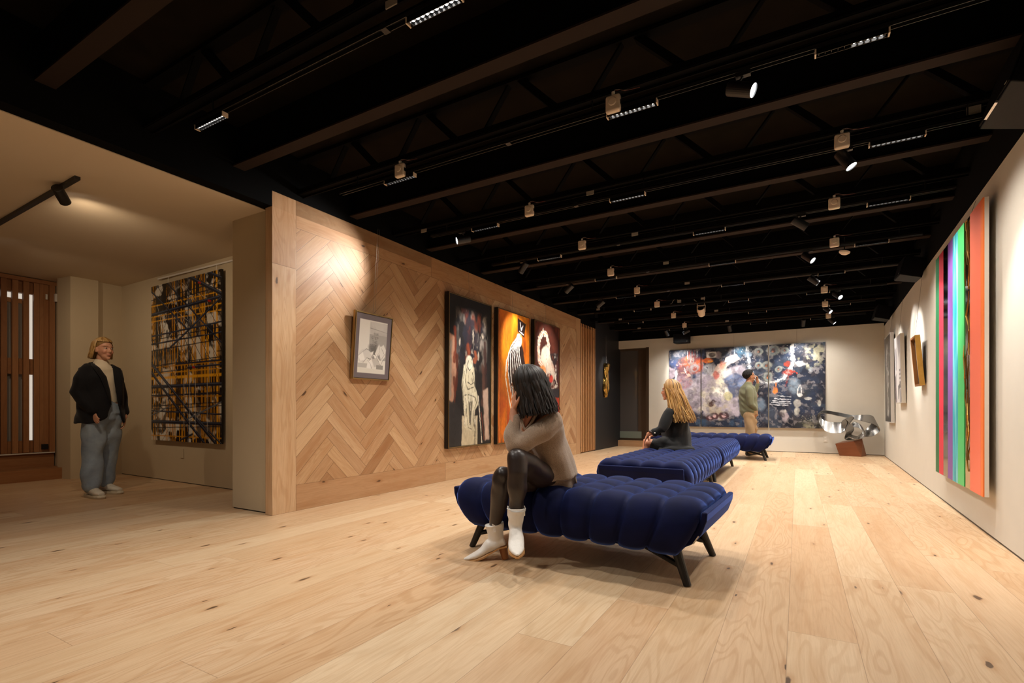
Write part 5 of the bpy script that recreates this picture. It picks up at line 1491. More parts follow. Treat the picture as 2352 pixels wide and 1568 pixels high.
# ---- scaffolding photograph in the alcove
def art5():
    c = Canvas(1.66, 2.02, 0.0065, '#1c1815', 5)
    c.wash('#cfc8bb', 5, 5, .48, .54, .95); c.wash('#4a3620', 4, 4, .52, .60, .9); c.wash('#15110f', 6, 6, .56, .64, .8)
    c.wash('#d7d2c6', 9, 4, .56, .62, .9, ((c.Y/c.h > .25) & (c.Y/c.h < .45) & (c.X/c.w < .5))*1.0); c.wash('#dcd6ca', 7, 5, .55, .6, .9, ((c.Y/c.h > .7) & (c.X/c.w < .6))*1.0)
    c.poly([(0, .42), (.42, .40), (.42, .45), (0, .47)], '#1a1512', .9, .02); c.poly([(0, .46), (.45, .44), (.45, .52), (0, .54)], '#3f3c34', .7, .03, .02)
    r = c.r; Y_ = ('#c88a14', '#e0a01c', '#a87014', '#bc8018')
    for i in range(90):
        x = r.random(); y = r.random()*.8; l = .15+.3*r.random(); c.stroke([(x, y), (x+.02*(r.random()-.5), y+l)], .004+.008*r.random(), Y_[r.randrange(4)], .9, .5)
    for x, w in ((.03, .016), (.06, .010), (.33, .014), (.36, .016), (.46, .022), (.50, .014), (.62, .018), (.66, .012), (.74, .026), (.78, .012), (.94, .022), (.90, .010)):
        c.stroke([(x, 0), (x+.01, 1)], w, Y_[r.randrange(4)], .9, .45)
    for y in (.13, .20, .23, .53, .57, .60, .72, .97): c.stroke([(0, y), (1, y+.01*(r.random()-.5))], .010 if y != .60 else .022, Y_[r.randrange(3)], .85, .5)
    for i in range(130):
        x = r.random(); y = r.random(); a = r.random()*pi; l = .05+.16*r.random()
        c.stroke([(x, y), (x+l*cos(a), y+l*sin(a))], .0035+.003*r.random(), '#100f10' if r.random() < .7 else '#b9b2a4', .85, .6)
    for y in (.07, .10, .16, .33, .36, .40, .50, .545, .70, .76, .78, .90): c.stroke([(0, y+.02), (1, y)], .008, '#1a1d26', .95, .5)
    for i in range(9): c.stroke([(.1*i, .0), (.1*i+.55, .50)], .006, '#191b22', .9, .5)
    for i in range(7): c.stroke([(.14*i+.2, .0), (.14*i-.3, .5)], .005, '#1c1d22', .85, .5)
    def pipe(p, w, base='#1d222e', hi='#566074'):
        c.stroke(p, w, base, 1, .3); o = w*.35
        c.stroke([(a, b-o/c.h) for a, b in p], w*.28, hi, .7, .8)
    pipe([(.56, 0), (.56, 1)], .010); pipe([(.40, 0), (.40, .40)], .010)
    pipe([(0, .185), (1, .155)], .026); pipe([(.58, 0), (1, .14)], .028); pipe([(.84, 0), (1, .05)], .022); pipe([(0, .03), (.56, .32)], .014); pipe([(.25, 0), (1, .42)], .012)
    pipe([(1, .16), (.45, .36), (.30, .41)], .018); pipe([(0, .325), (1, .30)], .013); pipe([(0, .375), (1, .36)], .010)
    pipe([(0, .655), (1, .655)], .026); pipe([(0, .88), (1, .885)], .026); pipe([(.4, .52), (1, .52)], .012); pipe([(.55, .545), (1, .545)], .014); pipe([(0, .71), (1, .71)], .009); pipe([(0, .81), (1, .83)], .012)
    pipe([(0, .50), (.55, .80), (.93, 1)], .026); pipe([(0, .56), (.45, .82), (.78, 1)], .024); pipe([(.02, .52), (.60, .82), (1, 1)], .014, '#232936', '#8a909a')
    pipe([(.3, .78), (0, .84)], .010, '#4a4f56', '#888e94'); pipe([(1, .76), (.55, .86)], .012, '#4a5058', '#8a9098'); pipe([(.45, .99), (.62, .95)], .014)
    for x, y in ((.70, .045), (.83, .165), (.62, .545)): c.stroke([(x, y), (x+.03, y+.005)], .014, '#a32018', .95, .4)
    for x in (.58, .66, .50, .82): c.stroke([(x, .62), (x, .93)], .010, '#e8e4da', .32, .9)
    return c
SWL = Vector((-3.94, 0.087, 0)).normalized()
sc = thing('photo_print', 'large glossy photograph of yellow and blue-black scaffolding hanging on the alcove wall', 'picture', (-6.60, 3.386, 0.525), 0)
sc.rotation_euler = (0, 0, radians(-1.27))
c5 = art5()
MB().box((0, 0, 1.01), (1.66, 0.022, 2.02)).build('panel', BLACKM, sc)
c5.build('print', sc, PRINT, lambda a, z: (-0.83 + a, -0.013, z))
for x in (-0.42, 0.70): MB().tube([(x, 0.0, 2.02), (x, 0.004, 2.098)], 0.003, 6).build('hanging_rod', WHITEP, sc)
tag(wood_box('picture_rail', (-6.36, 3.40, 2.632), (1.83, 0.012, 0.018), DARKW), 'thin white picture rail under the alcove ceiling above the scaffolding photograph', 'picture rail')
pr_ = bpy.data.objects['picture_rail']; pr_.data.materials.clear(); pr_.data.materials.append(WHITEP); pr_.rotation_euler = (0, 0, 0)

# ---- triptych on the back wall
def triptych():
    W_, H_ = 3.21, 1.825
    c = Canvas(W_, H_, 0.0075, '#1c2231', 6)
    c.wash('#2f3c56', 1.6, 1.6, .45, .62, .8); c.wash('#121624', 2, 2, .5, .65, .8); c.wash('#3f4a5a', 4, 4, .58, .68, .6)
    xx, yy = c.X/c.w, c.Y/c.h
    c.wash('#3c4a70', 2.2, 2.2, .5, .6, .9, (xx < .25)*(yy < .45)*1.0)
    c.wash('#39392f', 2, 2, .40, .6, .9, np.clip((xx-.80)*8, 0, 1)*np.clip((yy-.4)*5, 0, 1)); c.wash('#5a6a86', 2, 2, .5, .62, .7, (xx > .6)*(yy > .45)*(yy < .62)*1.0)
    # clouds of cream and lavender
    c.poly([(.0, .42), (.08, .36), (.16, .40), (.25, .32), (.33, .34), (.40, .26), (.50, .24), (.56, .36), (.53, .52), (.47, .66), (.47, .84), (.38, .90), (.26, .86), (.17, .80), (.12, .70), (.06, .58), (.02, .52)], '#b2a8b4', .97, .05, .09, 3)
    c.wash('#d8d0b8', 2.2, 2.2, .44, .56, .95, c.ellm(.33, .62, .22, .26, .4, .4, 4)); c.wash('#9b8f9e', 4, 4, .52, .60, .7, c.ellm(.22, .46, .14, .16, .4, .4, 4)); c.wash('#efe9dc', 3.5, 3.5, .48, .60, .9, c.ellm(.38, .44, .10, .18, .4, .4, 5)); c.wash('#7f7a86', 9, 9, .58, .66, .6, c.ellm(.3, .6, .2, .28, .4, .4, 4)); c.wash('#b7a98c', 5, 5, .52, .62, .7, c.ellm(.30, .80, .16, .12, .4, .4, 5))
    c.poly([(.38, .40), (.46, .32), (.53, .40), (.52, .60), (.44, .64), (.40, .52)], '#34446c', .9, .05, .05, 5); c.wash('#7d8db0', 3, 3, .5, .6, .8, c.ellm(.46, .42, .07, .08, .5, .3, 5))
    c.blob(.405, .61, .030, .055, '#c2bb92', .95, .3, .3, 9)
    # left: white drip, mauve, orange fire
    c.poly([(.0, .22), (.04, .25), (.05, .33), (.0, .40)], '#a99aa6', .9, .03, .02); c.blob(.10, .42, .055, .11, '#9a7a86', .9, .5, .4, 7); c.wash('#c6664a', 6, 6, .52, .60, .9, c.ellm(.10, .36, .06, .10, .5, .4, 7))
    c.stroke([(.052, .27), (.050, .38), (.040, .44), (.052, .50)], .030, '#efeaea', .97, .4, .3, 14)
    c.blob(.15, .22, .070, .12, '#8e4634', .9, .6, .7, 9); c.wash('#6a4a4c', 7, 7, .5, .58, .8, c.ellm(.15, .22, .08, .14, .4, .5, 8)); c.wash('#d8b8a4', 9, 9, .56, .62, .7, c.ellm(.15, .24, .08, .12, .4, .5, 8)); c.blob(.13, .16, .03, .06, '#c8683a', .9, .6, .8, 14); c.blob(.20, .20, .035, .09, '#b9542c', .9, .5, .4, 8); c.blob(.16, .15, .028, .05, '#8a8480', .9, .4, .3, 9); c.blob(.185, .24, .030, .055, '#8c8a8c', .9, .4, .3, 9); c.blob(.183, .25, .016, .030, '#8a3a2a', .9, .4, .3, 9)
    for x in (.145, .165, .185): c.stroke([(x, 0), (x, .16)], .018, '#8a2f22', .85, .6, .35)
    c.stroke([(.20, 0), (.20, .10)], .020, '#b7b0b4', .9, .5, .3); c.stroke([(.132, .02), (.134, .12)], .010, '#c9c6ca', .85, .5, .3); c.stroke([(.11, .24), (.12, .30), (.13, .33)], .012, '#d8c8cc', .9, .5, .4)
    # second panel: white window, orange, grey faces, pink arm
    c.poly([(.26, .045), (.33, .045), (.335, .12), (.265, .125)], '#dcd9d4', .97, .01, .008); c.blob(.30, .085, .022, .028, '#5a5654', .95, .4, .3, 12); c.blob(.345, .09, .018, .045, '#a99ca4', .85, .5, .4, 9)
    c.blob(.27, .155, .035, .030, '#d06428', .95, .4, .4, 10); c.blob(.29, .165, .02, .016, '#e8983c', .9, .4, .4, 10); c.blob(.285, .26, .04, .065, '#a9a8ac', .9, .4, .35, 8); c.stroke([(.262, .235), (.272, .25)], .012, '#2a3040', .9); c.stroke([(.302, .225), (.305, .30)], .005, '#2a2c34', .9)
    c.stroke([(.33, .30), (.345, .22), (.37, .20), (.41, .15), (.46, .11), (.475, .15), (.42, .19), (.38, .24), (.35, .30)], .045, '#e6cfc2', .96, .4, .35, 9); c.blob(.375, .22, .022, .05, '#d88a70', .85, .5, .4, 9); c.blob(.33, .34, .02, .05, '#c0584a', .8, .5, .4, 9)
    c.wash('#6a7488', 3, 3, .5, .6, .9, c.ellm(.41, .06, .05, .07, .5, .4, 6)); c.stroke([(.452, 0), (.450, .14)], .010, '#a8b4bc', .7, .6, .4); c.wash('#2f5a74', 3, 3, .5, .6, .8, c.ellm(.50, .06, .05, .08, .5, .4, 6))
    for (x, y) in ((.30, .70), (.31, .68), (.295, .72)): c.blob(x, y, .014, .022, '#4a3432', .9, .5, .5, 12)
    c.blob(.125, .745, .030, .05, '#d0602c', .95, .4, .4, 9); c.blob(.135, .80, .022, .03, '#e89040', .9, .5, .4, 10); c.blob(.155, .84, .012, .02, '#b87a98', .9)
    c.poly([(.0, .88), (.16, .80), (.25, .90), (.34, .93), (.45, .86), (.46, 1), (.0, 1)], '#222c40', .95, .04, .05, 6); c.wash('#39506a', 4, 4, .5, .6, .8, (yy > .9)*(xx < .5)*1.0)
    for x, y, q in ((.289, .885, .020), (.318, .862, .020), (.382, .855, .024)): c.blob(x, y, q*1.4, q*2.0, '#4a2c30', .95, .35, .3, 10); c.blob(x, y, q*.6, q*1.0, '#c9a6a8', .95, .4, .3, 12)
    c.stroke([(.34, .87), (.36, .84), (.41, .86)], .022, '#4a2c30', .9, .5, .3)
    c.stroke([(.225, .78), (.24, .80), (.23, .84)], .020, '#252a40', .95, .5, .4)
    # ring of white paint
    ring = [(.535, 0), (.535, .08), (.545, .2), (.548, .30), (.570, .38), (.61, .43), (.66, .46), (.72, .44), (.76, .40), (.79, .33), (.812, .24), (.812, .14), (.805, .06), (.815, 0)]
    c.stroke(ring, .055, '#8f98a4', .45, .9, .3, 20); c.stroke(ring, .026, '#e6e6e4', .98, .35, .5, 26); c.stroke(ring[8:12], .040, '#f4f4f2', .95, .4, .5, 26); c.stroke(ring[:4], .022, '#8d98a4', .7, .6, .6, 26); c.blob(.545, .09, .020, .035, '#6f7f90', .8, .4, .4, 14)
    for p in ring: c.spat(16, (p[0]-.04, p[1]-.06, p[0]+.04, p[1]+.06), .006, '#dfe3e6', .9)
    # cells
    for x, y, a, b in ((.605, .07, .028, .045), (.695, .07, .038, .065), (.765, .075, .024, .035), (.605, .24, .024, .04), (.655, .245, .030, .05), (.728, .295, .022, .038), (.663, .385, .028, .06)):
        c.blob(x, y, a, b, '#93978f', .92, .3, .25, 12); c.blob(x, y, a*.70, b*.70, '#5f6d72', .8, .4, .3, 12); c.blob(x, y, a*.36, b*.42, '#4e342c', .95, .4, .4, 12); c.blob(x-a*.1, y+b*.2, a*.2, b*.2, '#b9744e', .8, .5, .3, 14)
    c.blob(.78, .24, .020, .03, '#a8402c', .95, .5, .5, 12); c.blob(.79, .34, .035, .035, '#a03a2a', .8, .5, .5, 10); c.stroke([(.80, .32), (.84, .35)], .022, '#b4402c', .9, .6, .5); c.stroke([(.79, .36), (.77, .50)], .018, '#7c3030', .8, .6, .5)
    c.stroke([(.712, .46), (.710, .52)], .014, '#d87a3c', .95, .5, .4); c.blob(.708, .55, .018, .04, '#e0813a', .95, .4, .4, 12); c.blob(.585, .60, .016, .03, '#d8763a', .9, .5, .5, 12); c.blob(.555, .46, .012, .04, '#c8603a', .9, .5, .4, 12); c.blob(.56, .58, .010, .05, '#b85238', .8, .5, .4, 12)
    c.blob(.82, .50, .030, .08, '#93a4b4', .6, .7, .4, 6); c.blob(.62, .72, .030, .07, '#7d90a4', .6, .7, .5, 8)
    for i, (x0, x1, y) in enumerate(((.725, .80, .625), (.705, .80, .660), (.69, .795, .685), (.685, .80, .705), (.665, .78, .725))):
        c.stroke([(x0, y-.012), ((x0+x1)/2, y), (x1, y+.004)], .012, '#c9ccd4', .9, .4, .5, 26); c.stroke([(x0, y+.008), (x1, y+.014)], .008, '#0f1420', .8, .6, .3)
    c.stroke([(.855, .49), (.842, .54), (.838, .60), (.852, .62), (.862, .60), (.862, .54), (.858, .49), (.852, .50)], .010, '#e8e8e6', .97, .4, .3); c.blob(.852, .61, .014, .02, '#e6e6e4', .95, .4, .4, 14)
    c.blob(.838, .71, .024, .05, '#c9c7c0', .95, .3, .4, 12); c.blob(.835, .80, .016, .05, '#bdbcb4', .9, .4, .4, 12); c.blob(.90, .65, .020, .018, '#d4d4d0', .95, .4, .5, 14); c.blob(.965, .71, .010, .035, '#c4c4bc', .9, .4, .4, 14)
    c.wash('#a3a088', 12, 12, .48, .56, .9, c.ellm(.93, .16, .07, .13, .5, .4, 6)); c.blob(.86, .24, .03, .03, '#dcdcda', .9, .5, .5, 12); c.blob(.885, .22, .014, .02, '#14161c', .9, .5, .5, 14); c.wash('#8d98a0', 5, 5, .5, .6, .8, c.ellm(.90, .36, .03, .10, .5, .4, 8))
    c.wash('#8f8c76', 9, 9, .44, .54, .95, np.clip((yy-.90)*14, 0, 1)*np.clip((xx-.84)*14, 0, 1)); c.wash('#a8a58e', 8, 8, .5, .56, .9, c.ellm(.56, .93, .035, .09, .4, .5, 9)); c.spat(60, (.58, .82, .62, .99), .005, '#dcdcd4'); c.spat(60, (.86, .85, .94, .92), .005, '#cfcdb8')
    c.blob(.68, .85, .05, .10, '#3c4454', .8, .5, .4, 7); c.stroke([(.65, .80), (.70, .78), (.73, .84), (.70, .92)], .012, '#5a6474', .6, .8, .4); c.blob(.755, .81, .020, .035, '#c9c2bc', .92, .4, .5, 10); c.blob(.765, .87, .020, .05, '#ab9ea4', .9, .4, .5, 10); c.blob(.745, .84, .02, .03, '#34282c', .8, .5, .5, 10)
    for q in range(3): c.wash(('#232a3a', '#4a4244', '#9a9496')[q], 6+4*q, 6+4*q, .57, .66, .38)
    n_ = c.noise(14, 14, 3); m_ = c.noise(45, 45, 2); c.c = c.c*(0.62 + 0.5*n_ + 0.22*m_)[..., None]
    return c
tc = triptych()
def sub(c, a, b):
    s = Canvas.__new__(Canvas); i0 = int(a*(c.nx-1)); i1 = int(b*(c.nx-1))
    s.w = (b-a)*c.w; s.h = c.h; s.nx = i1-i0+1; s.ny = c.ny; s.c = c.c[:, i0:i1+1]; return s
XL = -2.70
for k, (a, b, lab) in enumerate(((0.0, 0.2245, 'left narrow panel of the abstract navy, orange and cream triptych on the back wall'), (0.231, 0.664, 'wide middle panel of the abstract triptych, with cream clouds behind the standing man'), (0.672, 1.0, 'right panel of the abstract triptych, with white rings and scribbles on navy'))):
    p = sub(tc, a, b); x0 = XL + a*3.21; w = (b-a)*3.21
    t = thing('canvas_panel', lab, 'painting', (x0 + w/2, 12.455, 0.527), 0, 'panels of the triptych on the back wall')
    MB().box((0, -0.024, 0.9125), (w, 0.044, 1.825)).build('stretcher', simple('canvas_edge', '#5a534a', 0.8) if k == 0 else bpy.data.materials['canvas_edge'], t)
    p.build('canvas', t, OIL, lambda A, z, w=w: (-w/2 + A, -0.047, z))
    for wx in ((0.0,) if k else (0.05,)): MB().tube([(wx, -0.01, 1.825), (wx, -0.004, 2.145)], 0.0016, 6).build('hanging_wire', STEEL, t)

# ---- striped relief on the right wall
def wall_local(t, s, z, off, lean=0.0):
    t.location = RW(s, z, off); t.rotation_euler = (0, lean, RANG - pi/2)   # local y along the wall, local -x into the room
    t.rotation_mode = 'ZYX' if False else 'XYZ'
sp = thing('striped_painting', 'tall painting of vertical stripes in green, red, purple, teal, gold mirror, coral and orange', 'painting')
wall_local(sp, 0.545, 0.305, 0.040)
S0, SW_, SH = 0.545, 1.77, 2.115
MB().box((-0.014, SW_/2, SH/2), (0.024, SW_, SH)).build('stretcher', simple('canvas_white', '#ddd3c6', 0.8), sp)
edges = [0.0, 0.06, 0.37, 0.565, 0.775, 0.975, 1.18, 1.375, 1.585, 1.755]
GM = NT('gold_mirror'); GM.b.inputs['Base Color'].default_value = lin('#a58f62'); GM.b.inputs['Metallic'].default_value = 1.0; GM.b.inputs['Roughness'].default_value = 0.16
GM.bump(GM.noise(GM.pos(), 3.0, 2), 0.25, 0.05); GM = GM.m
DMR = simple('smoked_mirror', '#2c2825', 0.12, metal=0.9)
TEAL = NT('teal_wash'); _p = TEAL.pos(); _s = TEAL.new('ShaderNodeMapping'); _s.inputs['Scale'].default_value = (1, 6, 0.9); TEAL.link(_p, _s.inputs[0])
TEAL.link(TEAL.ramp(TEAL.noise(_s.outputs[0], 1.6, 3, 0.55), [(0.38, lin('#2aa3b4')), (0.50, lin('#3fb6c4')), (0.62, lin('#8fd3d8'))]), TEAL.b.inputs['Base Color']); TEAL.b.inputs['Roughness'].default_value = 0.5; TEAL = TEAL.m
SM = [('orange_stripe', simple('orange_paint', '#f07a34', 0.5)), ('coral_stripe', simple('coral_paint', '#f4795c', 0.5)), ('gold_stripe', GM), ('green_stripe', simple('mint_green_paint', '#4ecb74', 0.5)),
      ('teal_stripe', TEAL), ('purple_stripe', simple('purple_paint', '#7d4f9c', 0.5)), ('smoked_stripe', DMR), ('red_stripe', simple('crimson_paint', '#d42740', 0.5)), ('dark_green_stripe', simple('dark_green_paint', '#0f6a3c', 0.5))]
for i, (nm, mt) in enumerate(SM):
    a, b = edges[i], edges[i+1]
    dpt = 0.008 if 'gold' not in nm else 0.003
    MB().box((-0.0265 - dpt/2, (a+b)/2, SH/2), (dpt, b-a-0.002, SH)).build(nm, mt, sp)
CRK = simple('gold_leaf', '#c8a45a', 0.3, metal=1.0); rr = random.Random(9)
for k in range(16):
    y = 0.39 + 0.15*rr.random(); z = (0.08 + 0.5*rr.random()) if k < 5 else ((1.55+0.5*rr.random()) if k < 11 else 0.6+0.7*rr.random())
    pts = [(-0.034, y, z)]
    for q in range(3): y = min(0.56, max(0.375, y + 0.09*(rr.random()-0.5))); z += 0.09; pts.append((-0.036 - 0.006*rr.random(), y, min(z, SH-0.02)))
    MB().tube(pts, [0.004, 0.006, 0.005, 0.002], 6).build('gold_crack', CRK, sp)
for y2 in (0.3, 1.4): MB().box((0.018, y2, SH - 0.3), (0.04, 0.05, 0.05)).build('wall_spacer', BLACKM, sp)
for y in (0.55, ): MB().tube([(-0.01, y, SH), (0.035, y, SH+0.16)], 0.0016, 6).build('hanging_wire', STEEL, sp)

# ---- small deep gold frame, leaning out
gf = thing('shadow_box_frame', 'small deep gilded frame leaning out from the right wall', 'picture')
wall_local(gf, 3.345, 1.212, 0.012, radians(0))
gf.rotation_euler = Euler((0, 0, RANG - pi/2))
Rl = Matrix.Rotation(radians(-4.5), 3, 'Y')
GW, GH, GD = 0.38, 0.60, 0.050
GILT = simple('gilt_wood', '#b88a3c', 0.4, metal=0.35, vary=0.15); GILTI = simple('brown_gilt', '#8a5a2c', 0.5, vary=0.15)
def rb(name, c, d, mat, par=gf, **k):
    return MB().box(Rl @ Vector(c), d, Rl).build(name, mat, par, **k)
bo = rb('back_board', (-0.012, GW/2, GH/2), (0.012, GW-0.01, GH-0.01), simple('dark_mat', '#3a322d', 0.7))
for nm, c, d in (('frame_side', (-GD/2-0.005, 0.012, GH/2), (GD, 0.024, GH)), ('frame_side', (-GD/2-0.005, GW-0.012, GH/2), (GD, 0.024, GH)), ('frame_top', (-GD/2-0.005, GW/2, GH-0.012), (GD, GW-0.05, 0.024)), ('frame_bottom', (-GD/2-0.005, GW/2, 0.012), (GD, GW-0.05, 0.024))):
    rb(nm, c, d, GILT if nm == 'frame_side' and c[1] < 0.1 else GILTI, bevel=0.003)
cg = Canvas(GW-0.18, GH-0.2, 0.008, '#9a6e3c', 7); cg.wash('#c79a62', 6, 3, .5, .6, .9); cg.wash('#5a3a22', 8, 3, .55, .62, .9); cg.stroke([(.1, 0), (.12, 1)], .012, '#e0b870', .9)
V0 = Rl @ Vector((-0.022, 0.09, 0.10))
cgp = cg.build('print', gf, OIL, lambda a, z: tuple(Rl @ Vector((-0.022, GW - 0.09 - a, 0.10 + z))))
MB().tube([tuple(Rl @ Vector((-0.03, GW/2, GH))), (-0.002, GW/2, 1.39)], 0.0014, 6).build('hanging_wire', STEEL, gf)

# ---- grey and white print, and the tall black picture near the corner
def box_art(name, label, s0, s1, z0, z1, th, edge, cv, mat, lean, topw):
    t = thing(name, label, 'picture'); wall_local(t, s0, z0, 0.010)
    w, h = s1-s0, z1-z0; R_ = Matrix.Rotation(radians(-lean), 3, 'Y')
    P = lambda a, b, c: tuple(R_ @ Vector((a, b, c)))
    MB().box(P(-th/2, w/2, h/2), (th, w, h), R_).build('box_frame', edge, t, bevel=0.002)
    cv.build('print', t, mat, lambda A, z: P(-th-0.002, w - 0.015 - A, 0.015 + z))
    for q in topw: MB().tube([P(-0.03, w*q, h), (-0.002, w*q, 2.6 - z0)], 0.0014, 6).build('hanging_wire', STEEL, t)
    return t
cw = Canvas(0.67, 0.995, 0.007, '#dcd8d8', 8)
cw.poly([(.5, .0), (1, .0), (1, .25), (.7, .32), (.6, .2)], '#a9a6ac', .9, .02); cw.poly([(0, .6), (.25, .55), (.2, .75), (.3, 1), (0, 1)], '#6f6a72', .95, .01); cw.poly([(.1, .18), (.35, .15), (.4, .3), (.3, .5), (.15, .5)], '#8f8c94', .9, .02)
for y in (.52, .58, .64, .70): cw.stroke([(.80, y), (.92, y)], .018, '#1f1d1f', 1, .3)
cw.poly([(.5, .75), (.95, .70), (1, .78), (.7, .80), (.6, .95), (.5, .95)], '#3c3a3e', .95, .01); cw.poly([(.7, .8), (1, .8), (1, 1), (.75, 1)], '#9a979c', .9, .01)
box_art('framed_print', 'grey and white framed print between the gold frame and the tall black picture', 5.02, 5.72, 1.02, 2.045, 0.050, simple('pale_frame', '#cdc8be', 0.5), cw, PAPER, 1.2, (0.5,))
cd = Canvas(0.885, 1.505, 0.008, '#232323', 9)
for p in ([(.45, .10), (.35, .2), (.30, .32), (.42, .42), (.60, .36), (.62, .22), (.48, .12)], [(.45, .42), (.40, .52), (.50, .60), (.42, .72), (.48, .86), (.45, .92)], [(.6, .45), (.75, .42), (.72, .56), (.55, .60)], [(.62, .75), (.66, .84), (.64, .92)], [(.8, .1), (.85, .2)]):
    cd.stroke(p, .035, '#b9b6b2', .85, .5, .7, 16)
box_art('framed_print', 'tall black picture with white marks in a pale frame, nearest the far right corner', 6.385, 7.30, 0.70, 2.235, 0.050, simple('silver_frame', '#c8c6c4', 0.4), cd, PAPER, 0.5, (0.3,))
# ------------------------------------------------------------------ sensor boxes, speakers, camera, smoke detector
RED = simple('red_wire', '#6a2018', 0.5); WIREW = simple('white_wire', '#b9aa9a', 0.5)
def sensor(label, loc):
    t = thing('sensor_box', label, 'sensor', loc, group='cream sensor boxes under the ceiling')
    MB().box((0, 0, 0), (0.092, 0.040, 0.104)).build('housing', CREAM, t, bevel=0.014, seg=4)
    MB().lathe([(0.0001, 0.004), (0.022, 0.004), (0.026, 0.0), (0.026, -0.004)], (0, -0.021, 0.008), 20, Matrix.Rotation(radians(90), 3, 'X')).build('dial', CREAM, t)
    MB().cyl((0, 0, 0.048), (0, 0, 0.074), 0.011, 14).build('cable_gland', WHITEP, t)
    MB().box((0.047, 0, 0.0), (0.004, 0.016, 0.026)).build('slot', BLACKM, t)
    MB().tube([(0.0, 0, 0.07), (0.006, 0, 0.084), (0.03, 0.01, 0.088), (0.06, 0.01, 0.072), (0.10, 0.015, 0.066)], 0.0014, 6).build('white_wire', WIREW, t)
    MB().tube([(0.0, 0.002, 0.07), (0.01, 0.004, 0.080), (0.04, 0.01, 0.082), (0.07, 0.01, 0.066), (0.16, 0.015, 0.062)], 0.0014, 6).build('red_wire', RED, t)
    return t
SB = [((-0.985, 2.985, 2.80), 'cream sensor box with a dial above the middle linear lamp of the second track'),
      ((-2.715, 2.985, 2.80), 'cream sensor box above the left-hand linear lamp of the second track'),
      ((-2.20, 4.19, 2.80), 'cream sensor box on the third ceiling truss, left side'),
      ((0.27, 4.19, 2.80), 'cream sensor box directly above the very bright spotlight'),
      ((-2.16, 5.42, 2.82), 'cream sensor box at left on the fourth ceiling truss'),
      ((0.29, 5.42, 2.80), 'cream sensor box at right on the fourth ceiling truss'),
      ((-2.24, 6.68, 2.82), 'cream sensor box at left on the fifth ceiling truss'),
      ((0.36, 6.68, 2.80), 'cream sensor box at right on the fifth ceiling truss'),
      ((-2.22, 7.91, 2.82), 'cream sensor box at left on the truss fourth from the back wall'),
      ((-2.20, 9.13, 2.82), 'cream sensor box left of the cream camera'),
      ((-2.17, 10.37, 2.82), 'cream sensor box at left on the truss second from the back wall'),
      ((-2.21, 11.70, 2.82), 'cream sensor box at left, closest to the back wall'),
      ((0.36, 9.13, 2.78), 'cream sensor box at right on the truss third from the back wall'),
      ((0.42, 10.37, 2.78), 'cream sensor box at right on the truss second from the back wall'),
      ((0.53, 11.70, 2.78), 'cream sensor box partly hidden by the chevron-shaped spotlight')]
s0 = sensor(SB[0][1], SB[0][0])
for loc, lab in SB[1:]: dup(s0, loc, lab)

cmr = thing('ceiling_camera', 'cream cylindrical camera hanging from a bracket near the middle of the far ceiling', 'camera', (-1.456, 9.20, 2.63))
R_ = Matrix.Rotation(radians(-62), 3, 'X')
MB().lathe([(0.052, -0.075), (0.058, -0.07), (0.058, 0.06), (0.050, 0.082), (0.0001, 0.088)], (0, 0, 0), 26, Matrix.Rotation(radians(-131), 3, 'X')).build('body', CREAM, cmr, smooth=False, bevel=0.003)
MB().lathe([(0.0001, -0.070), (0.051, -0.070)], (0, 0, 0), 26, Matrix.Rotation(radians(-131), 3, 'X')).build('lens', BLACKM, cmr)
MB().tube([(-0.062, 0, -0.01), (-0.066, 0, 0.10), (-0.066, 0, 0.105), (0.066, 0, 0.105), (0.062, 0, -0.01)], [(0.003, 0.008)]*5, 8).build('bracket', CREAM, cmr)
MB().tube([(-0.066, 0, 0.10), (-0.066, 0, 0.17), (-0.12, 0, 0.22)], 0.005, 8).build('cable', WIREW, cmr)
MB().tube([(0.05, 0, 0.10), (0.048, 0, 0.26)], 0.004, 8).build('hanger_rod', WIREW, cmr)
sd = thing('smoke_detector', 'pale smoke detector under the ceiling right of the fifth track lamps', 'smoke detector', (0.46, 6.79, 2.70))
MB().lathe([(0.0001, -0.022), (0.030, -0.020), (0.052, -0.004), (0.056, 0.012), (0.0001, 0.014)], (0, 0, 0), 24, Matrix.Rotation(radians(14), 3, 'Y')).build('cover', CREAM, sd, smooth=False)
MB().cyl((0, 0, 0.01), (0, 0, 0.19), 0.006, 8).build('stem', BLACKM, sd)
jb = thing('junction_box', 'small pale junction box with loose wires left of the cream camera', 'junction box', (-1.83, 9.21, 2.85))
MB().box((0, 0, 0), (0.06, 0.04, 0.045)).build('housing', GREYP, jb, bevel=0.003)
MB().tube([(-0.02, 0, 0.02), (-0.04, 0, 0.05), (-0.10, 0, 0.03), (-0.13, 0, -0.03), (-0.16, 0, -0.03)], 0.003, 6).build('wire', WIREW, jb)

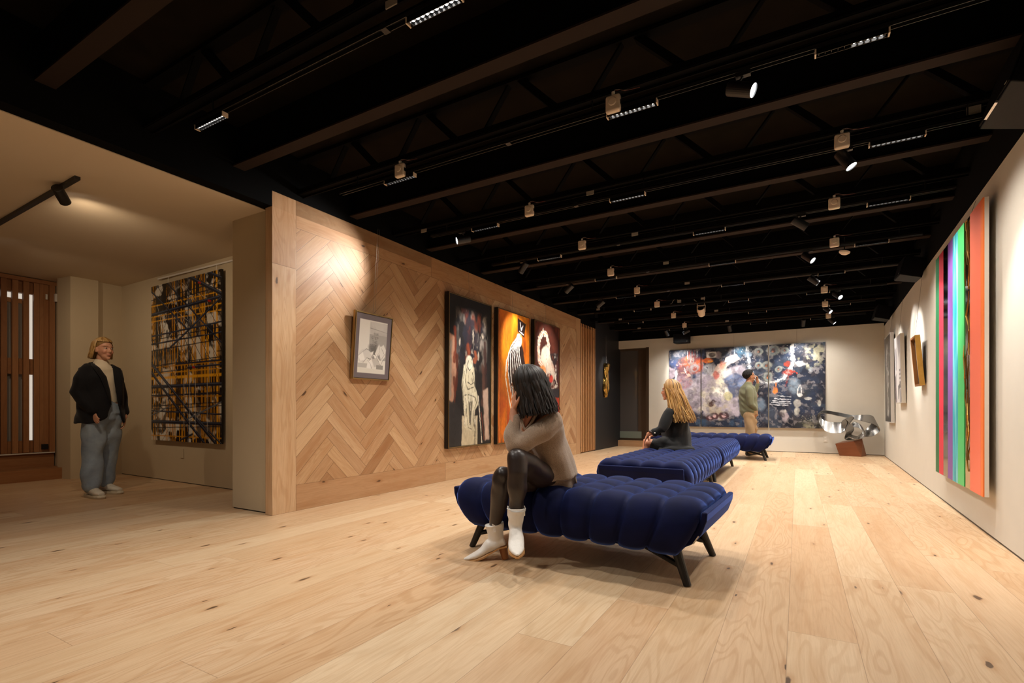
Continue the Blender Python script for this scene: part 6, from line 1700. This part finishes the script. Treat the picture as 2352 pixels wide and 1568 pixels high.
SPKM = simple('speaker_body', '#09090c', 0.5, spec=0.12)
def speaker(label, loc, rz, tilt, w=0.40, h=0.23, d=0.26):
    t = thing('wall_speaker', label, 'speaker', loc, rz, group='black speakers')
    R = Matrix.Rotation(tilt, 3, 'X')
    pts = [(-w/2, -d/2), (w/2, -d/2), (w/2-0.03, d/2), (-w/2+0.03, d/2)]
    MB().prism(pts, -h/2, h/2, R).build('cabinet', SPKM, t, bevel=0.006)
    MB().box(R @ Vector((0, -d/2-0.004, 0)), (w-0.02, 0.008, h-0.02), R).build('grille', simple('speaker_grille', '#08080a', 0.7, spec=0.1) if 'speaker_grille' not in bpy.data.materials else bpy.data.materials['speaker_grille'], t, bevel=0.003)
    MB().box(R @ Vector((w/2-0.07, -d/2-0.009, -h/2+0.03)), (0.03, 0.002, 0.006), R).build('badge', GREYP, t)
    MB().bar(R @ Vector((0, d/2-0.01, 0)), (0, d/2+0.07, 0.03), 0.03, 0.03).build('bracket', BLACKM, t)
    return t
speaker('black speaker above the left end of the triptych on the back wall', (-2.36, 12.27, 2.60), 0, 0, 0.38, 0.215, 0.24)
sb = speaker('large black speaker at the top right corner above the right wall', (1.12, 3.66, 2.68), radians(-90), radians(-18), 0.50, 0.34, 0.30)
MB().box((0.0, -0.205, -0.130), (0.18, 0.012, 0.012), Matrix.Rotation(radians(-18), 3, 'X')).build('light_strip', simple('polished_strip', '#cfd0d8', 0.2, metal=0.8), sb)
speaker('black speaker on the right wall above the gilded frame', (1.19, 7.66, 2.62), radians(-90) + 0.04, radians(-14), 0.34, 0.23, 0.22)
speaker('black speaker on the right wall closest to the back corner', (1.30, 10.9, 2.62), radians(-90) + 0.04, radians(-14), 0.34, 0.23, 0.22)

# ------------------------------------------------------------------ gold hanging sculpture on the black wall
gs = thing('gold_sculpture', 'crumpled gold leaf-shaped sculpture hanging on the black wall beside the glass door', 'sculpture', (-3.94, 11.37, 1.22))
rr = random.Random(3); V = []; Fc = []
prof = [(0.0, 0.02, 0.0), (0.08, 0.05, -0.01), (0.18, 0.085, -0.01), (0.30, 0.085, 0.01), (0.42, 0.06, 0.02), (0.52, 0.045, 0.01), (0.62, 0.055, 0.01), (0.70, 0.085, 0.05), (0.76, 0.09, 0.06), (0.80, 0.05, 0.05)]
nn_ = 14
for (z, w, o) in prof:
    for k in range(nn_):
        a = 2*pi*k/nn_; q = 1 + 0.30*(rr.random()-0.5)
        V.append((0.065*sin(a)*q*(0.5 + w*8), o + 1.5*w*cos(a)*q, z + 0.03*(rr.random()-0.5)))
for i in range(len(prof)-1):
    for k in range(nn_): Fc.append((i*nn_+k, i*nn_+(k+1) % nn_, (i+1)*nn_+(k+1) % nn_, (i+1)*nn_+k))
Fc.append(tuple(range(nn_))); Fc.append(tuple((len(prof)-1)*nn_+k for k in range(nn_)))
GOLD = simple('crumpled_gold', '#c29a50', 0.22, metal=1.0, bumps=(14, 0.7))
MB().add(V, Fc).build('leaf', GOLD, gs)
MB().box((-0.10, 0.06, 0.40), (0.06, 0.12, 0.66)).build('back_spine', BLACKM, gs)
MB().cyl((0.0, 0.03, 0.78), (0.0, 0.03, 1.46), 0.004, 8).build('hanging_rod', STEEL, gs)

# ------------------------------------------------------------------ steel ribbon sculpture on its wooden block
ss = thing('steel_sculpture', 'looping polished steel ribbon sculpture standing on a tilted brown wooden block', 'sculpture', (0.93, 12.13, 0))
STL = simple('polished_steel', '#94918e', 0.22, metal=1.0)
# block: skewed wooden prism
bm_ = bmesh.new()
bp = [(-0.20, -0.12, 0), (0.16, -0.20, 0), (0.27, 0.08, 0), (-0.10, 0.16, 0)]
tp = [(-0.27, -0.06, 0.235), (0.04, -0.13, 0.30), (0.20, 0.10, 0.345), (-0.12, 0.17, 0.28)]
me = bpy.data.meshes.new('wooden_block')
me.from_pydata(bp + tp, [], [(3, 2, 1, 0), (4, 5, 6, 7), (0, 1, 5, 4), (1, 2, 6, 5), (2, 3, 7, 6), (3, 0, 4, 7)])
l1 = me.uv_layers.new(name='UVMap'); l2 = me.uv_layers.new(name='far')
for p in me.polygons:
    for li in p.loop_indices:
        v = me.vertices[me.loops[li].vertex_index].co; l1.data[li].uv = (v.x + v.y*0.3 + 1, v.z + v.y*0.5 + 1); l2.data[li].uv = (9, 9)
me.materials.append(BLOCKW); me.update()
o = bpy.data.objects.new('wooden_block', me); COL.objects.link(o); o.parent = ss
mb_ = o.modifiers.new('b', 'BEVEL'); mb_.width = 0.006; mb_.segments = 2
def catmull(P, n=14):
    out = []
    for i in range(len(P)-1):
        p0, p1, p2, p3 = P[max(0, i-1)], P[i], P[i+1], P[min(len(P)-1, i+2)]
        for k in range(n):
            t = k/n
            out.append([0.5*((2*p1[j]) + (-p0[j]+p2[j])*t + (2*p0[j]-5*p1[j]+4*p2[j]-p3[j])*t*t + (-p0[j]+3*p1[j]-3*p2[j]+p3[j])*t**3) for j in range(len(p1))])
    out.append(list(P[-1])); return out
# centre line x, y, z, width vector x, y, z
CV = [(-0.55, -0.02, 0.84, 0.03, 0.02, 0.03), (-0.53, -0.04, 0.72, 0.02, 0.02, 0.05), (-0.45, -0.10, 0.60, 0.0, 0.05, 0.10), (-0.30, -0.14, 0.56, 0.0, 0.04, 0.11), (-0.12, -0.12, 0.58, 0.02, 0.06, 0.10),
      (0.00, -0.10, 0.70, 0.05, 0.05, 0.05), (-0.06, -0.14, 0.76, 0.06, 0.03, 0.03), (-0.10, -0.14, 0.66, 0.07, 0.03, 0.03), (-0.02, -0.10, 0.52, 0.07, 0.04, 0.03), (-0.05, -0.05, 0.38, 0.06, 0.05, 0.04), (0.04, -0.05, 0.345, 0.04, 0.07, 0.03),
      (0.18, 0.02, 0.42, 0.02, 0.08, 0.04), (0.34, 0.08, 0.50, -0.02, 0.06, 0.10), (0.44, 0.08, 0.62, -0.04, 0.04, 0.10), (0.36, 0.02, 0.72, -0.02, 0.03, 0.09), (0.18, -0.02, 0.76, 0.0, 0.03, 0.06), (0.02, 0.02, 0.78, 0.0, 0.02, 0.035), (-0.20, 0.04, 0.83, 0.0, 0.02, 0.035), (-0.42, 0.02, 0.875, 0.0, 0.02, 0.03), (-0.55, -0.02, 0.86, 0.03, 0.02, 0.03)]
def ribbon(CV, name):
    P = catmull(CV); V = []; Fc = []
    N = len(P); th = 0.006
    for i, p in enumerate(P):
        c = Vector(p[:3]); w = Vector(p[3:])
        T_ = (Vector(P[min(i+1, N-1)][:3]) - Vector(P[max(0, i-1)][:3])).normalized()
        n_ = T_.cross(w).normalized()
        for k, (a, b) in enumerate(((-1, -1), (1, -1), (1, 1), (-1, 1))): V.append(c + w*a + n_*b*th)
    for i in range(N-1):
        for k in range(4): Fc.append((i*4+k, i*4+(k+1) % 4, (i+1)*4+(k+1) % 4, (i+1)*4+k))
    Fc.append((0, 1, 2, 3)); Fc.append(tuple((N-1)*4+k for k in (3, 2, 1, 0)))
    o = MB().add(V, Fc).build(name, STL, ss)
    e = o.modifiers.new('e', 'BEVEL'); e.width = 0.002; e.segments = 1; e.limit_method = 'ANGLE'
    o.data.polygons.foreach_set('use_smooth', [False]*len(o.data.polygons))
    return o
ribbon(CV, 'ribbon')
CV2 = [(-0.02, -0.10, 0.40, 0.03, 0.04, 0.02), (0.10, -0.14, 0.37, 0.02, 0.05, 0.03), (0.20, -0.10, 0.44, -0.01, 0.03, 0.06), (0.20, -0.03, 0.54, -0.02, 0.02, 0.06), (0.10, 0.02, 0.62, 0.0, 0.02, 0.05), (0.0, 0.02, 0.60, 0.02, 0.03, 0.05), (-0.04, -0.02, 0.50, 0.04, 0.04, 0.03)]
ribbon(CV2, 'inner_ribbon')
